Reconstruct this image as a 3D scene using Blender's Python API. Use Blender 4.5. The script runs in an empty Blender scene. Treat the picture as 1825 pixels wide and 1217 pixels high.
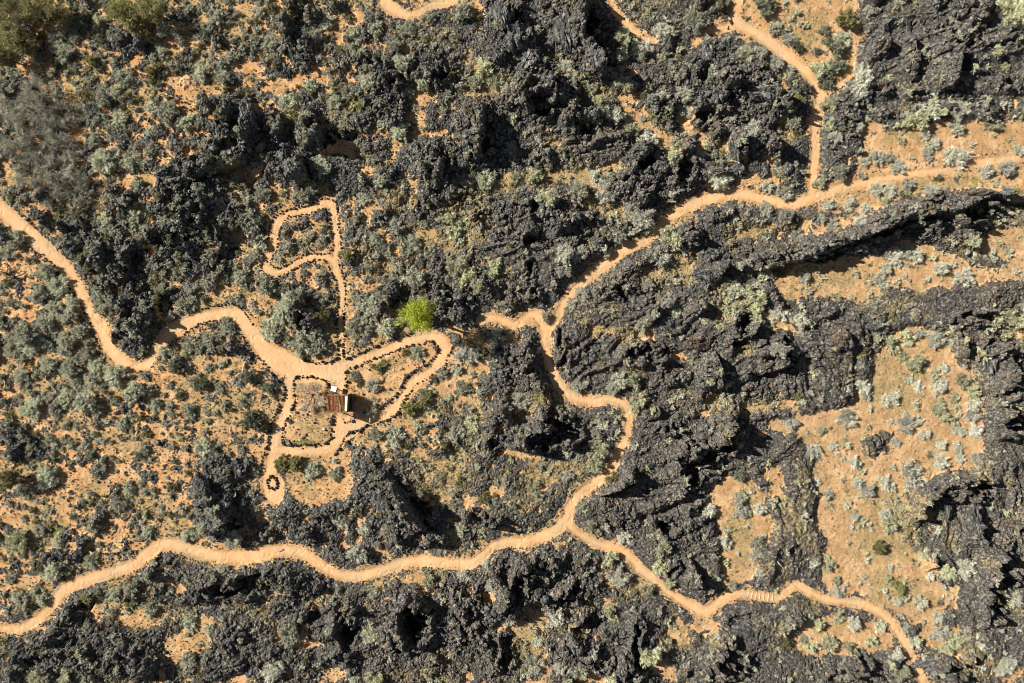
import bpy, math, random
import numpy as np
# ------------------------------------------------------------------ camera, sky, sun, exposure
S = 15.0                       # photo pixels per metre on level ground
PW, PH = 1825.0, 1217.0        # photo size
LENS = 24.0
H = PW / S * LENS / 36.0       # flying height of the camera
scene = bpy.context.scene
COL = scene.collection
cam_d = bpy.data.cameras.new("camera"); cam = bpy.data.objects.new("camera", cam_d); COL.objects.link(cam)
cam_d.lens = LENS; cam_d.sensor_width = 36; cam_d.clip_end = 3000
cam.location = (0, 0, H); cam.rotation_euler = (0, 0, 0)
scene.camera = cam
ELEV = math.radians(33); SHADOW = math.radians(-21)      # shadows fall to the right and a little down
sx, sy = math.cos(SHADOW), math.sin(SHADOW)
w = bpy.data.worlds.new("World"); scene.world = w; w.use_nodes = True
nt = w.node_tree; nt.nodes.clear()
sky = nt.nodes.new("ShaderNodeTexSky"); sky.sky_type = 'NISHITA'; sky.sun_disc = False
sky.sun_elevation = ELEV; sky.sun_rotation = math.atan2(-sx, -sy); sky.altitude = 3000; sky.air_density = 0.7; sky.dust_density = 0.3
bg = nt.nodes.new("ShaderNodeBackground"); bg.inputs['Strength'].default_value = 0.05
wo = nt.nodes.new("ShaderNodeOutputWorld")
hs = nt.nodes.new('ShaderNodeHueSaturation'); hs.inputs['Saturation'].default_value = 0.55
nt.links.new(sky.outputs[0], hs.inputs['Color']); nt.links.new(hs.outputs[0], bg.inputs[0]); nt.links.new(bg.outputs[0], wo.inputs[0])
sd = bpy.data.lights.new("sun", 'SUN'); sd.energy = 5.0; sd.angle = math.radians(0.5); sd.color = (1.0, 0.93, 0.82)
sun = bpy.data.objects.new("sun", sd); COL.objects.link(sun)
sun.rotation_euler = (0, math.radians(90) - ELEV, math.atan2(-sy, -sx))
scene.view_settings.view_transform = 'Standard'; scene.view_settings.look = 'None'
scene.view_settings.exposure = 0.88; scene.view_settings.gamma = 1.0; scene.view_settings.use_curve_mapping = False
rng = np.random.default_rng(7); random.seed(7)
scene.cycles.filter_width = 1.0
# ------------------------------------------------------------------ survey of the site, in map units (15 to the metre)
PATHS = [
 [(-60,320,24),(-20,350,24),(0,372,24),(40,407,25),(77,442,25),(110,472,22),(134,508,23),(154,549,21),(177,582,23),(194,619,24),(214,642,25),(241,654,16),(264,646,12),(277,626,12),(288,607,18),(301,595,24),(327,579,22),(361,565,21),(394,559,21),(424,564,26),(444,585,28),(461,609,30),(481,632,36),(508,649,44),(541,659,42),(575,662,40),(605,664,38)],
 [(590,664,36),(629,647,22),(659,636,20),(686,627,18),(716,613,18),(744,604,20),(769,601,20),(785,608,22),(792,622,20),(785,640,20),(774,656,18),(758,670,18),(737,684,19),(721,707,19),(707,725,20),(689,739,22),(665,748,22),(642,757,24),(620,765,26),(601,774,28),(597,790,26),(582,802,20),(554,803,16),(525,804,16),(497,802,20)],
 [(520,665,30),(514,690,20),(516,703,18),(514,720,18),(507,737,22),(501,754,22),(493,768,22),(490,790,22),(486,815,20),(483,832,16),(480,848,22),(485,863,36),(487,878,34),(487,884,28)],
 [(606,672,26),(608,692,22)], [(600,772,30),(607,757,24),(600,740,10)],
 [(609,645,15),(608,610,13),(608,580,13),(609,546,13),(610,518,13),(608,505,12),(602,493,12),(597,478,12),(597,457,14),(600,440,12),(598,417,12),(595,391,11),(592,370,12),(584,361,13),(572,362,12),(555,371,12),(537,376,12),(516,379,13),(501,389,14),(491,401,14),(486,419,14),(483,442,14),(477,460,14),(472,473,15),(483,485,15),(501,483,12),(519,474,12),(537,462,12),(557,456,12),(575,457,13),(590,462,14),(597,470,12)],
 [(855,573,8),(869,566,14),(892,569,14),(915,579,11),(932,570,13),(949,560,16),(962,572,13),(972,589,18)],
 [(972,589,16),(988,572,12),(1000,548,12),(1019,522,13),(1042,499,15),(1066,479,17),(1089,462,17),(1113,445,16),(1143,432,14),(1168,415,10),(1190,391,16),(1215,373,19),(1248,358,18),(1282,348,19),(1315,344,19),(1349,352,18),(1382,359,16),(1415,362,16),(1449,351,18),(1482,338,17),(1516,331,17),(1549,324,16),(1616,311,14),(1683,303,12),(1750,288,14),(1825,280,14),(1900,276,14)],
 [(1320,-60,12),(1315,0,14),(1311,20,16),(1315,40,20),(1339,54,20),(1365,70,20),(1396,94,20),(1422,114,18),(1442,134,16),(1457,157,18),(1461,177,16),(1454,204,14),(1452,234,12),(1452,267,12),(1449,301,11),(1446,334,12),(1449,350,16)],
 [(1305,46,14),(1288,50,12),(1258,57,9),(1238,77,8)], [(1465,160,10),(1485,155,8),(1499,147,8),(1519,127,8),(1519,94,7)],
 [(676,-40,16),(685,3,20),(708,19,17),(732,26,12),(752,17,12),(775,7,13),(815,0,12),(870,-30,12)],
 [(1086,-40,8),(1089,3,8),(1106,30,10),(1123,50,12),(1143,67,12),(1166,72,10)],
 [(972,589,16),(972,619,12),(979,646,12),(989,672,13),(1006,696,17),(1026,709,18),(1056,715,16),(1086,711,14),(1109,717,14),(1119,736,12),(1118,766,12),(1109,789,13),(1101,808,12),(1093,828,13),(1073,851,14),(1039,874,16),(1016,901,16),(1009,925,19),(986,945,19),(959,958,18),(929,966,17),(899,966,14),(875,975,14),(859,991,15),(835,1004,17),(795,1002,18),(755,998,18),(715,1005,18),(675,1017,18),(635,1026,17),(608,1025,17),(588,1018,16),(561,1001,17),(535,985,19),(495,980,20),(468,987,23),(434,991,24),(384,991,22),(344,981,21),(311,971,21),(284,971,21),(261,988,19),(234,1008,19),(201,1018,19),(160,1031,19),(124,1045,19),(100,1065,17),(80,1092,16),(53,1112,15),(27,1121,14),(0,1118,12),(-60,1110,12)],
 [(1009,925,18),(1016,938,14),(1039,955,12),(1069,971,14),(1096,975,15),(1119,991,15),(1143,1015,14),(1169,1038,14),(1196,1058,12),(1216,1072,14),(1232,1078,17),(1255,1091,17),(1278,1075,16),(1302,1060,16),(1329,1058,13),(1355,1062,12),(1382,1065,11),(1402,1052,12),(1419,1043,12),(1442,1055,12),(1476,1068,13),(1509,1072,13),(1543,1078,14),(1569,1092,14),(1589,1112,14),(1606,1135,13),(1619,1162,12),(1636,1192,13),(1646,1216,13),(1680,1280,13)],
]
# rows of stones that edge the trails: (name, points)
ROWS = [
 ("forming the small ring", [(494,861),(492,869),(485,873),(479,869),(476,861),(479,853),(485,849),(492,853),(494,861)]),
 ("around the triangular garden bed", [(617,696),(617,666),(624,659),(647,650),(670,640),(698,629),(728,617),(751,613),(767,609),(778,617),(778,631),(767,645),(748,656),(728,668),(718,684),(705,705),(689,719),(670,731)]),
 ("around the square garden bed", [(587,690),(580,678),(565,674),(548,671),(531,671),(524,678),(525,700),(524,717),(518,737),(508,757),(503,777),(505,788),(517,794),(540,793),(565,793),(582,789),(590,778),(591,757),(592,740)]),
 ("right of the straight spur trail", [(613,560),(613,600),(614,638),(636,632),(659,621),(682,613),(705,604),(737,593)]),
 ("left of the straight spur trail", [(600,560),(600,600),(600,634),(587,645),(564,646),(544,643),(532,631)]),
 ("left of the pergola", [(485,669),(505,686),(505,706),(498,726),(485,752),(478,786),(471,811),(465,831),(463,856)]),
 ("right of the lower garden trail", [(597,811),(611,788),(619,774),(639,767),(662,757),(682,751),(705,742),(716,721),(741,686),(760,675),(788,656),(799,633),(813,610)]),
 ("small heap beside the pergola shadow", [(612,747),(615,754),(627,751),(633,744)]),
]
ROWS_FAR = [
 [(462,473),(464,460),(474,445),(477,417),(482,399),(493,382),(511,375),(534,369),(552,366),(567,358),(585,353),(599,363),(601,383),(605,414),(608,437),(604,470),(611,490),(616,520),(614,560)],
 [(479,465),(491,478),(509,473),(529,462),(547,453),(572,451),(590,450),(593,432),(588,401),(585,378),(575,372),(557,377),(537,383),(516,385),(505,398),(498,410),(495,432),(490,450),(482,465)],
 [(464,478),(475,492),(490,494),(505,490),(527,477),(562,463),(580,465),(588,483),(598,503),(602,534),(601,560)],
 [(354,552),(368,549),(394,543),(424,545),(440,562),(453,582)],
 [(301,619),(321,602),(348,582),(378,572),(411,574),(431,597),(445,625),(468,645),(485,669)],
 [(30,418),(60,448),(90,468),(110,495),(134,529),(157,569),(170,605),(184,637)],
 [(1300,50),(1303,40),(1302,30)],
]
SOIL_POLY = [
 [(1590,600),(1625,583),(1660,590),(1680,610),(1700,640),(1725,665),(1745,700),(1748,740),(1744,811),(1725,830),(1696,841),(1656,850),(1613,868),(1593,891),(1590,925),(1599,951),(1626,971),(1656,998),(1676,1031),(1689,1065),(1676,1095),(1656,1118),(1616,1112),(1576,1085),(1516,1058),(1482,1058),(1469,1025),(1482,991),(1472,951),(1456,915),(1469,895),(1449,854),(1459,821),(1440,800),(1422,773),(1402,753),(1422,733),(1469,733),(1502,726),(1526,719),(1526,692),(1549,686),(1562,652),(1576,632),(1583,612)],
 [(1275,850),(1290,838),(1345,850),(1362,888),(1375,945),(1362,971),(1335,998),(1349,1025),(1325,1045),(1295,1052),(1285,1025),(1282,985),(1282,945),(1262,905),(1272,885)],
 [(1429,1105),(1482,1095),(1543,1105),(1576,1125),(1599,1158),(1562,1155),(1496,1165),(1449,1168),(1402,1145),(1422,1122)],
 [(1532,214),(1576,214),(1579,231),(1616,235),(1663,210),(1730,217),(1750,227),(1825,217),(1900,215),(1900,340),(1825,342),(1783,344),(1716,334),(1643,338),(1616,352),(1576,366),(1549,376),(1510,380),(1469,374),(1449,362),(1482,330),(1530,310),(1526,281),(1543,261),(1530,240)],
 [(1375,512),(1382,485),(1429,468),(1476,452),(1502,452),(1529,465),(1569,458),(1599,440),(1599,422),(1633,428),(1683,448),(1736,468),(1783,472),(1825,465),(1900,460),(1900,500),(1783,502),(1716,505),(1649,509),(1583,515),(1536,529),(1502,539),(1456,529),(1415,529)],
 [(1730,430),(1760,410),(1825,400),(1900,395),(1900,450),(1800,462),(1740,450)],
 [(1325,-60),(1516,-60),(1526,13),(1532,47),(1536,74),(1526,107),(1516,134),(1492,157),(1469,160),(1449,130),(1402,87),(1365,57),(1328,30)],
 [(617,660),(647,648),(700,628),(767,607),(780,620),(770,645),(730,668),(705,706),(670,730),(625,725),(614,700)],
 [(524,680),(530,670),(570,672),(600,690),(630,730),(640,760),(592,795),(520,796),(500,785),(505,760),(520,735)],
 [(500,805),(600,800),(625,790),(628,850),(620,890),(560,895),(520,890),(505,850)],
 [(855,575),(865,558),(892,566),(915,568),(945,553),(965,562),(980,575),(975,600),(955,583),(930,582),(905,588),(870,575)],
]
# soil patches: x, y, rx, ry, turn (degrees, clockwise in the map)
SOIL_BLOBS = [(90,52,28,14,0),(57,123,36,22,-10),(143,80,12,10,0),(180,57,10,6,0),(307,82,22,16,0),(284,140,36,14,20),(321,147,28,26,0),(241,140,9,26,0),(246,195,9,28,-5),(262,235,9,22,-30),(292,262,14,14,0),
 (434,120,28,14,15),(485,150,50,14,5),(528,150,25,20,0),(478,187,22,10,0),(444,38,8,34,0),(428,15,22,12,0),(595,50,20,20,0),(234,321,18,18,0),(261,324,14,20,0),(215,312,12,7,0),(200,254,14,12,0),(134,240,14,12,0),(488,338,8,22,-10),(451,307,12,14,-30),(10,305,18,30,0),(568,127,18,14,0),(595,267,20,14,0),(110,150,8,20,-20),(345,165,12,12,0),(385,250,10,8,0),
 (628,35,25,18,0),(675,57,18,14,0),(608,65,12,22,0),(758,174,30,14,-10),(742,217,14,32,10),(722,90,14,12,0),(849,17,12,20,0),(621,274,12,24,-10),(641,361,26,18,0),(671,348,10,8,0),(1123,180,22,16,0),(1140,215,22,14,50),(1180,245,28,14,20),(1206,275,20,14,0),(1002,308,26,14,10),(1045,311,24,14,0),(1103,371,18,8,20),
 (40,455,26,25,0),(50,489,24,20,0),(17,515,20,12,0),(33,545,40,20,0),(117,575,10,14,0),(100,529,12,14,0),(384,515,36,22,-15),(468,529,24,14,0),(508,592,10,14,0),(87,632,30,10,0),(234,689,50,9,0),(195,692,30,12,0),(187,706,26,14,0),(301,672,45,14,0),(291,706,30,20,0),(301,729,40,20,0),(384,749,26,18,0),(110,772,28,18,0),(301,772,50,18,0),(398,662,25,16,0),(424,635,16,10,0),(485,716,14,18,0),(400,775,20,14,0),(234,789,20,14,0),(20,580,20,14,0),(40,665,26,12,0),(345,640,20,10,0),(440,560,10,16,0),(12,470,10,20,0),
 (575,872,36,22,-10),(610,840,12,20,0),(630,612,18,20,0),(624,541,14,34,0),(705,555,18,14,0),(808,635,16,16,0),(842,659,38,10,0),(815,672,18,14,0),(788,692,25,16,0),(835,706,20,14,0),(755,743,22,14,0),(698,753,16,10,0),(772,783,12,22,20),(915,605,10,10,0),(929,716,16,11,0),(690,800,10,10,0),(730,765,16,14,0),
 (792,888,26,12,0),(755,898,22,8,35),(782,824,22,8,20),(808,840,16,10,0),(882,871,24,11,-30),(842,891,22,14,0),(929,814,42,7,0),(969,864,34,6,-10),(775,978,10,6,0),(675,981,22,8,0),(645,928,8,16,0),(742,1028,28,10,0),(835,1052,16,8,0),(875,1062,14,18,-20),(909,1122,32,14,30),(942,1135,22,10,40),(969,1185,26,13,40),(959,1098,24,10,0),(1002,976,18,5,0),(1143,1052,14,8,0),(1073,1078,12,10,0),(1206,1122,16,24,0),(1176,1190,20,24,0),(1056,1209,22,8,0),(608,861,12,30,0),
 (110,844,20,30,0),(140,851,24,25,0),(110,891,12,22,0),(127,925,22,24,0),(150,951,30,12,10),(184,968,25,8,0),(227,861,10,28,-15),(247,888,22,10,20),(284,898,36,13,0),(321,895,20,10,0),(10,1032,15,14,0),(43,1038,30,20,0),(301,1045,9,24,-20),(324,1055,14,10,0),(180,1092,28,14,0),(217,1098,34,9,0),(261,1095,24,18,0),(334,1145,46,30,-10),(361,1112,22,16,0),(334,945,20,10,0),(244,971,12,14,0),(291,955,25,8,0),(431,1010,38,9,0),(428,1209,26,9,0),(545,1142,20,12,0),(491,1122,14,7,60),(602,1205,12,14,0),(598,1045,10,14,0),(354,1199,6,16,0),(468,915,12,12,0),(20,925,14,22,0),(10,800,18,12,0),
 (1395,577,46,17,22),(812,588,24,14,10),(850,604,26,12,20),(250,30,26,12,0),(330,60,22,14,0),(190,30,16,10,0),(95,330,10,16,0),(410,60,16,20,0),(1400,762,36,12,0),(1440,745,30,14,0),(1250,735,16,8,0),(1380,860,14,30,-10),(1205,560,16,8,0),(1060,330,20,8,10),(905,320,24,8,0),(770,420,18,10,0),(690,430,14,8,0),(655,300,10,14,0),(870,700,10,8,0),(1330,717,14,8,0),(1350,720,10,8,0),(1410,722,26,12,0),(1345,415,40,10,-12),(1420,412,30,10,-15),(1480,400,34,14,-10),(1530,395,24,12,-15),(1250,250,16,40,-15),(1235,205,24,24,0),(1400,215,12,30,0),(1320,290,12,14,0),(1345,320,40,12,0),(1270,330,30,10,0),(1365,290,12,20,0),(1215,220,16,22,0),(1670,1135,36,20,0),(1700,1160,14,10,0),(1480,1145,30,14,0),(1800,1205,30,14,0),(1690,840,14,10,0),(1240,1105,16,14,0),(1260,1112,30,10,0),(1205,640,14,8,0),(1170,485,16,10,0),(1155,600,20,12,0),(1095,300,20,12,0),(1790,1180,14,12,0),(1700,1060,10,20,0)]
# dry grass and grit over lava
GRASS = [(950,320,60,20,0),(1030,310,60,26,10),(1085,370,50,16,20),(860,335,50,16,0),(800,362,46,20,-20),(880,155,56,36,0),(830,430,60,26,-30),(740,420,46,34,30),(1230,225,44,50,0),(1010,135,30,30,0),(1050,155,50,16,20),(635,185,40,18,0),(510,225,24,14,0),(60,955,50,32,0),(90,930,30,20,0),(800,850,60,60,0),(980,840,60,30,0),(925,895,60,24,-10),(770,720,40,30,0),(740,750,30,20,0),(545,830,50,24,0),(548,785,44,10,0),(570,765,34,24,0),(700,650,50,16,-20),(1270,245,20,60,-10),(1110,1040,60,20,30),(1000,1110,80,16,10),(930,1150,40,40,30),(225,1050,60,18,10),(180,1080,50,16,0),(480,1110,24,20,40),(440,1075,40,10,0),(650,260,20,40,0),(700,340,40,20,0),(700,480,40,30,0),(650,430,30,30,0),(1330,720,90,22,0),(1380,150,20,40,0),(1400,230,30,40,0),(1640,330,120,12,-5),(1620,240,60,20,0),(1500,500,100,20,-8),(1350,410,60,18,-12),(1600,690,60,60,0),(1580,930,80,90,0),(1600,1050,80,30,10),(1320,940,40,90,0),(1000,720,30,30,0),(935,725,44,30,0),(1380,480,40,14,-15),(1760,1190,60,20,0),(1020,1080,50,10,0),(1110,590,60,20,0),(1200,480,60,40,-30),(1300,530,40,40,0),(1790,570,40,40,0),(400,1000,60,14,0),(250,900,80,30,10),(1440,50,60,40,10),(500,470,40,12,0),(560,420,30,30,0)]
GREEN = [(1176,208,22,11,10),(1808,334,24,9,0),(30,965,22,16,0),(95,940,26,14,0),(640,188,22,9,0),(540,787,34,7,0),(1640,655,10,10,0),(1745,330,20,4,0),(1355,415,10,5,0),(505,225,14,7,0),(240,1080,14,10,40),(955,712,16,10,0),(700,735,10,8,0)]
# steep edges of lava blocks: height m, reach px of the raised side, points
SCARPS = [
 (1.45,36,[(1296,472),(1345,482),(1400,471),(1450,455),(1500,438),(1550,419),(1600,401),(1650,386),(1700,377),(1745,372)]),
 (1.5,24,[(1722,350),(1760,352),(1800,357),(1850,360),(1920,364)]),(1.3,40,[(1688,55),(1703,95),(1698,135),(1682,165)]),(1.3,40,[(1288,122),(1314,148),(1298,178)]),
 (1.0,40,[(1385,158),(1402,178),(1420,200)]),(1.0,20,[(1376,250),(1388,285)]),(1.0,20,[(1308,240),(1322,262),(1332,280)]),(0.8,30,[(1725,-10),(1742,12),(1760,30)]),
 (1.2,40,[(895,5),(915,25),(925,48)]),(2.0,36,[(1040,5),(1045,40),(1035,75)]),(1.8,26,[(1048,72),(1066,100),(1078,140)]),(0.9,30,[(955,100),(966,112)]),(1.2,26,[(950,138),(930,170),(908,196)]),
 (1.8,30,[(984,143),(992,175),(985,200)]),(1.8,34,[(862,205),(866,240),(858,268)]),(1.1,26,[(780,272),(768,305)]),(1.1,14,[(796,285),(786,318)]),(0.8,26,[(1010,205),(1040,215),(1060,222)]),
 (1.4,26,[(427,188),(422,226)]),(1.5,28,[(455,190),(458,225),(448,262)]),(1.5,26,[(400,245),(396,284)]),(1.4,30,[(505,212),(508,246)]),(1.5,34,[(560,205),(575,245),(560,262)]),(1.4,36,[(540,280),(556,320)]),(1.3,30,[(518,30),(524,68)]),
 (1.1,40,[(335,322),(375,312),(420,296),(445,278)]),(1.6,40,[(400,890),(418,935)]),(1.2,24,[(375,850),(392,900)]),
 (1.1,30,[(365,1034),(420,1032),(462,1020)]),(1.7,46,[(700,850),(722,880),(745,912),(765,938)]),(1.1,30,[(1070,884),(1105,868),(1135,852)]),
 (.9,60,[(944,615),(947,642),(925,668)]),(1.0,10,[(990,585),(996,620)]),(0.8,40,[(940,660),(965,675),(979,692),(982,726),(966,748)]),(0.8,50,[(905,715),(912,740),(905,760)]),
 (0.6,30,[(1150,752),(1180,738)]),(1.1,40,[(1275,630),(1282,660),(1282,695)]),(0.9,40,[(1503,590),(1514,618)]),(1.2,26,[(1762,600),(1788,630),(1795,662),(1786,690)]),(0.9,20,[(1710,600),(1724,634)]),(1.6,40,[(1310,745),(1298,770),(1290,796)]),
 (1.6,30,[(1655,868),(1646,900),(1636,925)]),(1.3,26,[(1735,925),(1744,965)]),(0.9,30,[(1316,1145),(1285,1162),(1272,1190)]),(1.3,26,[(1770,965),(1765,1010),(1752,1060)]),(1.0,24,[(1660,985),(1672,1010)]),
 (1.0,30,[(540,520),(545,545)]),(.9,24,[(250,560),(254,598)]),(0.7,20,[(1230,560),(1260,552)]),(0.8,20,[(1175,545),(1160,580)]),(0.8,30,[(1580,70),(1575,110)]),(0.8,30,[(1625,60),(1632,120),(1622,150)]),(0.8,26,[(1750,90),(1800,70)]),(1.0,26,[(1236,1000),(1250,1040)]),
 (0.9,30,[(860,1020),(905,1040),(900,1080)]),(0.9,20,[(1280,500),(1295,470)]),(0.8,26,[(1345,640),(1400,610)]),(0.8,26,[(1350,670),(1405,650)]),(0.9,30,[(190,440),(196,490)]),(0.8,26,[(205,590),(212,640)])]
PITS = [(1262,214,20,13,20,1.5),(1222,300,13,24,0,1.6),(1733,382,26,14,-10,1.6),(972,192,26,13,0,1.6),(865,250,16,24,0,1.4),(1040,224,24,7,0,1.0),(1145,286,15,14,0,1.2),(825,350,24,5,0,.8),(956,370,11,13,0,1.1),(592,250,26,12,0,1.4),(528,45,9,26,0,1.2),(261,82,13,15,0,1.1),(420,225,20,14,0,1.2),
 (247,468,13,28,10,1.2),(177,478,8,14,0,1),(314,432,28,17,0,1.3),(297,540,18,18,0,1.2),(415,930,18,11,0,1.6),(298,998,18,9,0,1.1),(430,1046,48,10,-5,1.3),(150,1083,28,10,-15,1.1),(750,905,13,24,-40,1.4),(864,918,26,9,10,1.1),(742,1106,28,28,0,2.8),(623,1125,18,28,0,1.6),(718,1150,16,8,0,1.2),
 (1190,938,24,12,10,1.4),(930,1038,13,24,0,1.3),(1009,1056,26,12,-30,1.3),(1046,1118,18,20,20,1.2),(1130,1165,8,44,0,1.4),(1113,1195,7,20,0,1),(899,1159,12,30,15,1.2),(621,1088,16,9,0,1),(1004,640,11,13,0,1.3),(995,602,6,20,0,1),(1012,765,34,11,10,1.4),(972,782,38,12,-5,1.5),(892,786,22,8,-20,1),(1162,632,32,15,0,1.2),(942,425,10,8,0,1),(942,480,9,20,0,1),(952,530,9,14,0,1),(1106,519,8,15,0,1),
 (1320,580,14,18,0,1.2),(1316,612,16,9,0,1.1),(1402,620,6,17,0,1),(1740,571,30,9,5,1.3),(1800,748,24,26,0,2.0),(1228,838,18,30,0,1.6),(1262,818,24,9,-30,1.1),(1736,868,34,16,10,1.6),(1690,880,16,12,0,1.2),(1772,1048,16,52,12,1.8),(1720,1180,34,10,-22,1.4),(1822,938,10,20,0,1.3),(1510,1186,38,7,-15,1.1),(1290,795,14,12,0,1.3),(1085,125,9,22,-15,1.4),(1050,45,13,30,0,1.4),(925,38,10,18,0,1.2),(1708,115,10,30,5,1.2),(1305,165,14,12,0,1.1),(1412,190,14,9,30,1.0),(1820,620,10,20,0,1.2),(1760,620,8,20,-40,1.1),(1600,400,40,7,-24,1.0),(1480,455,50,7,-18,1.1),
 (700,150,10,8,0,.9),(635,240,16,10,0,1),(655,118,14,10,0,1),(790,140,14,9,0,1),(215,605,16,14,0,1),(230,560,12,16,0,.9),(540,570,10,16,0,1.2),(400,455,18,10,0,1),(350,395,14,14,0,1),(700,540,12,12,0,1.2),(1410,980,8,8,0,.8),(1200,1015,10,14,0,1),(560,1100,16,10,0,1),(60,1170,20,10,0,.9),(1245,905,14,10,0,1),(1190,760,20,7,-20,.9),(1320,1180,20,8,-30,1),(860,390,20,8,0,.9),(1230,410,20,7,0,.8),(1250,130,10,16,0,1),(1640,175,20,8,0,.9),(1560,160,16,8,0,.9),(1790,150,20,8,20,1),(1680,1200,14,10,0,1)]
SLABS = [(905,640,40,38,0),(930,725,45,36,0),(880,740,36,36,0),(1560,600,80,40,0),(1470,625,90,44,-10),(1320,490,70,34,0),(1620,90,80,80,0),(1780,100,80,80,0),(1780,880,60,60,0),(1720,1000,40,90,0),(855,958,46,10,-28),(1180,560,90,60,-30),(1310,660,80,50,0),(1250,860,50,60,0),(1350,1000,60,60,0),(1590,580,60,26,0),(1700,600,30,60,-20),(950,60,60,60,0),(930,430,60,50,0),(1080,620,60,60,0),(1180,890,60,50,0),(1390,890,50,110,0),(1440,660,60,60,0),(1650,480,0.1,0.1,0),(1100,260,80,40,30),(590,1120,80,50,0),(1550,795,30,30,0),(1310,1130,80,40,-20),(1100,1110,60,60,0)]
# coarse chart of the site, nine columns by six rows: share of ground under scrub
VEG = [[.8,.9,.85,.45,.15,.4,.3,.15,.15],[.9,.8,.7,.4,.4,.3,.3,.3,.25],[.85,.85,.85,.65,.15,.2,.25,.2,.2],[.85,.8,.5,.5,.25,.1,.15,.15,.15],[.75,.7,.45,.4,.35,.1,.1,.15,.1],[.45,.4,.2,.15,.3,.25,.15,.3,.2]]
SOILB = [[0.34, 0.42, 0.37, 0.195, 0.015, 0.115, 0.015, 0.015, 0.015], [0.32, 0.37, 0.3, 0.225, 0.065, 0.065, 0.065, 0.115, 0.065], [0.37, 0.27, 0.37, 0.175, 0.015, 0.015, 0.015, 0.015, 0.015], [0.47, 0.52, 0.42, 0.275, 0.065, 0.015, 0.015, 0.015, 0.015], [0.42, 0.42, 0.27, 0.275, 0.115, 0.015, 0.015, 0.015, 0.015], [0.17, 0.22, 0.17, 0.075, 0.115, 0.065, 0.015, 0.065, 0.015]]
BROWN = [[.0,.05,.1,.4,.6,.6,.5,.6,.6],[.0,.0,.1,.4,.6,.8,.5,.5,.7],[.0,.0,.1,.4,.8,.8,.8,.8,.9],[.1,.1,.3,.4,.7,.9,.9,1,.9],[.2,.2,.3,.6,.6,.8,.8,.9,.8],[.4,.4,.6,.7,.7,.7,.8,.8,.8]]
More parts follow.
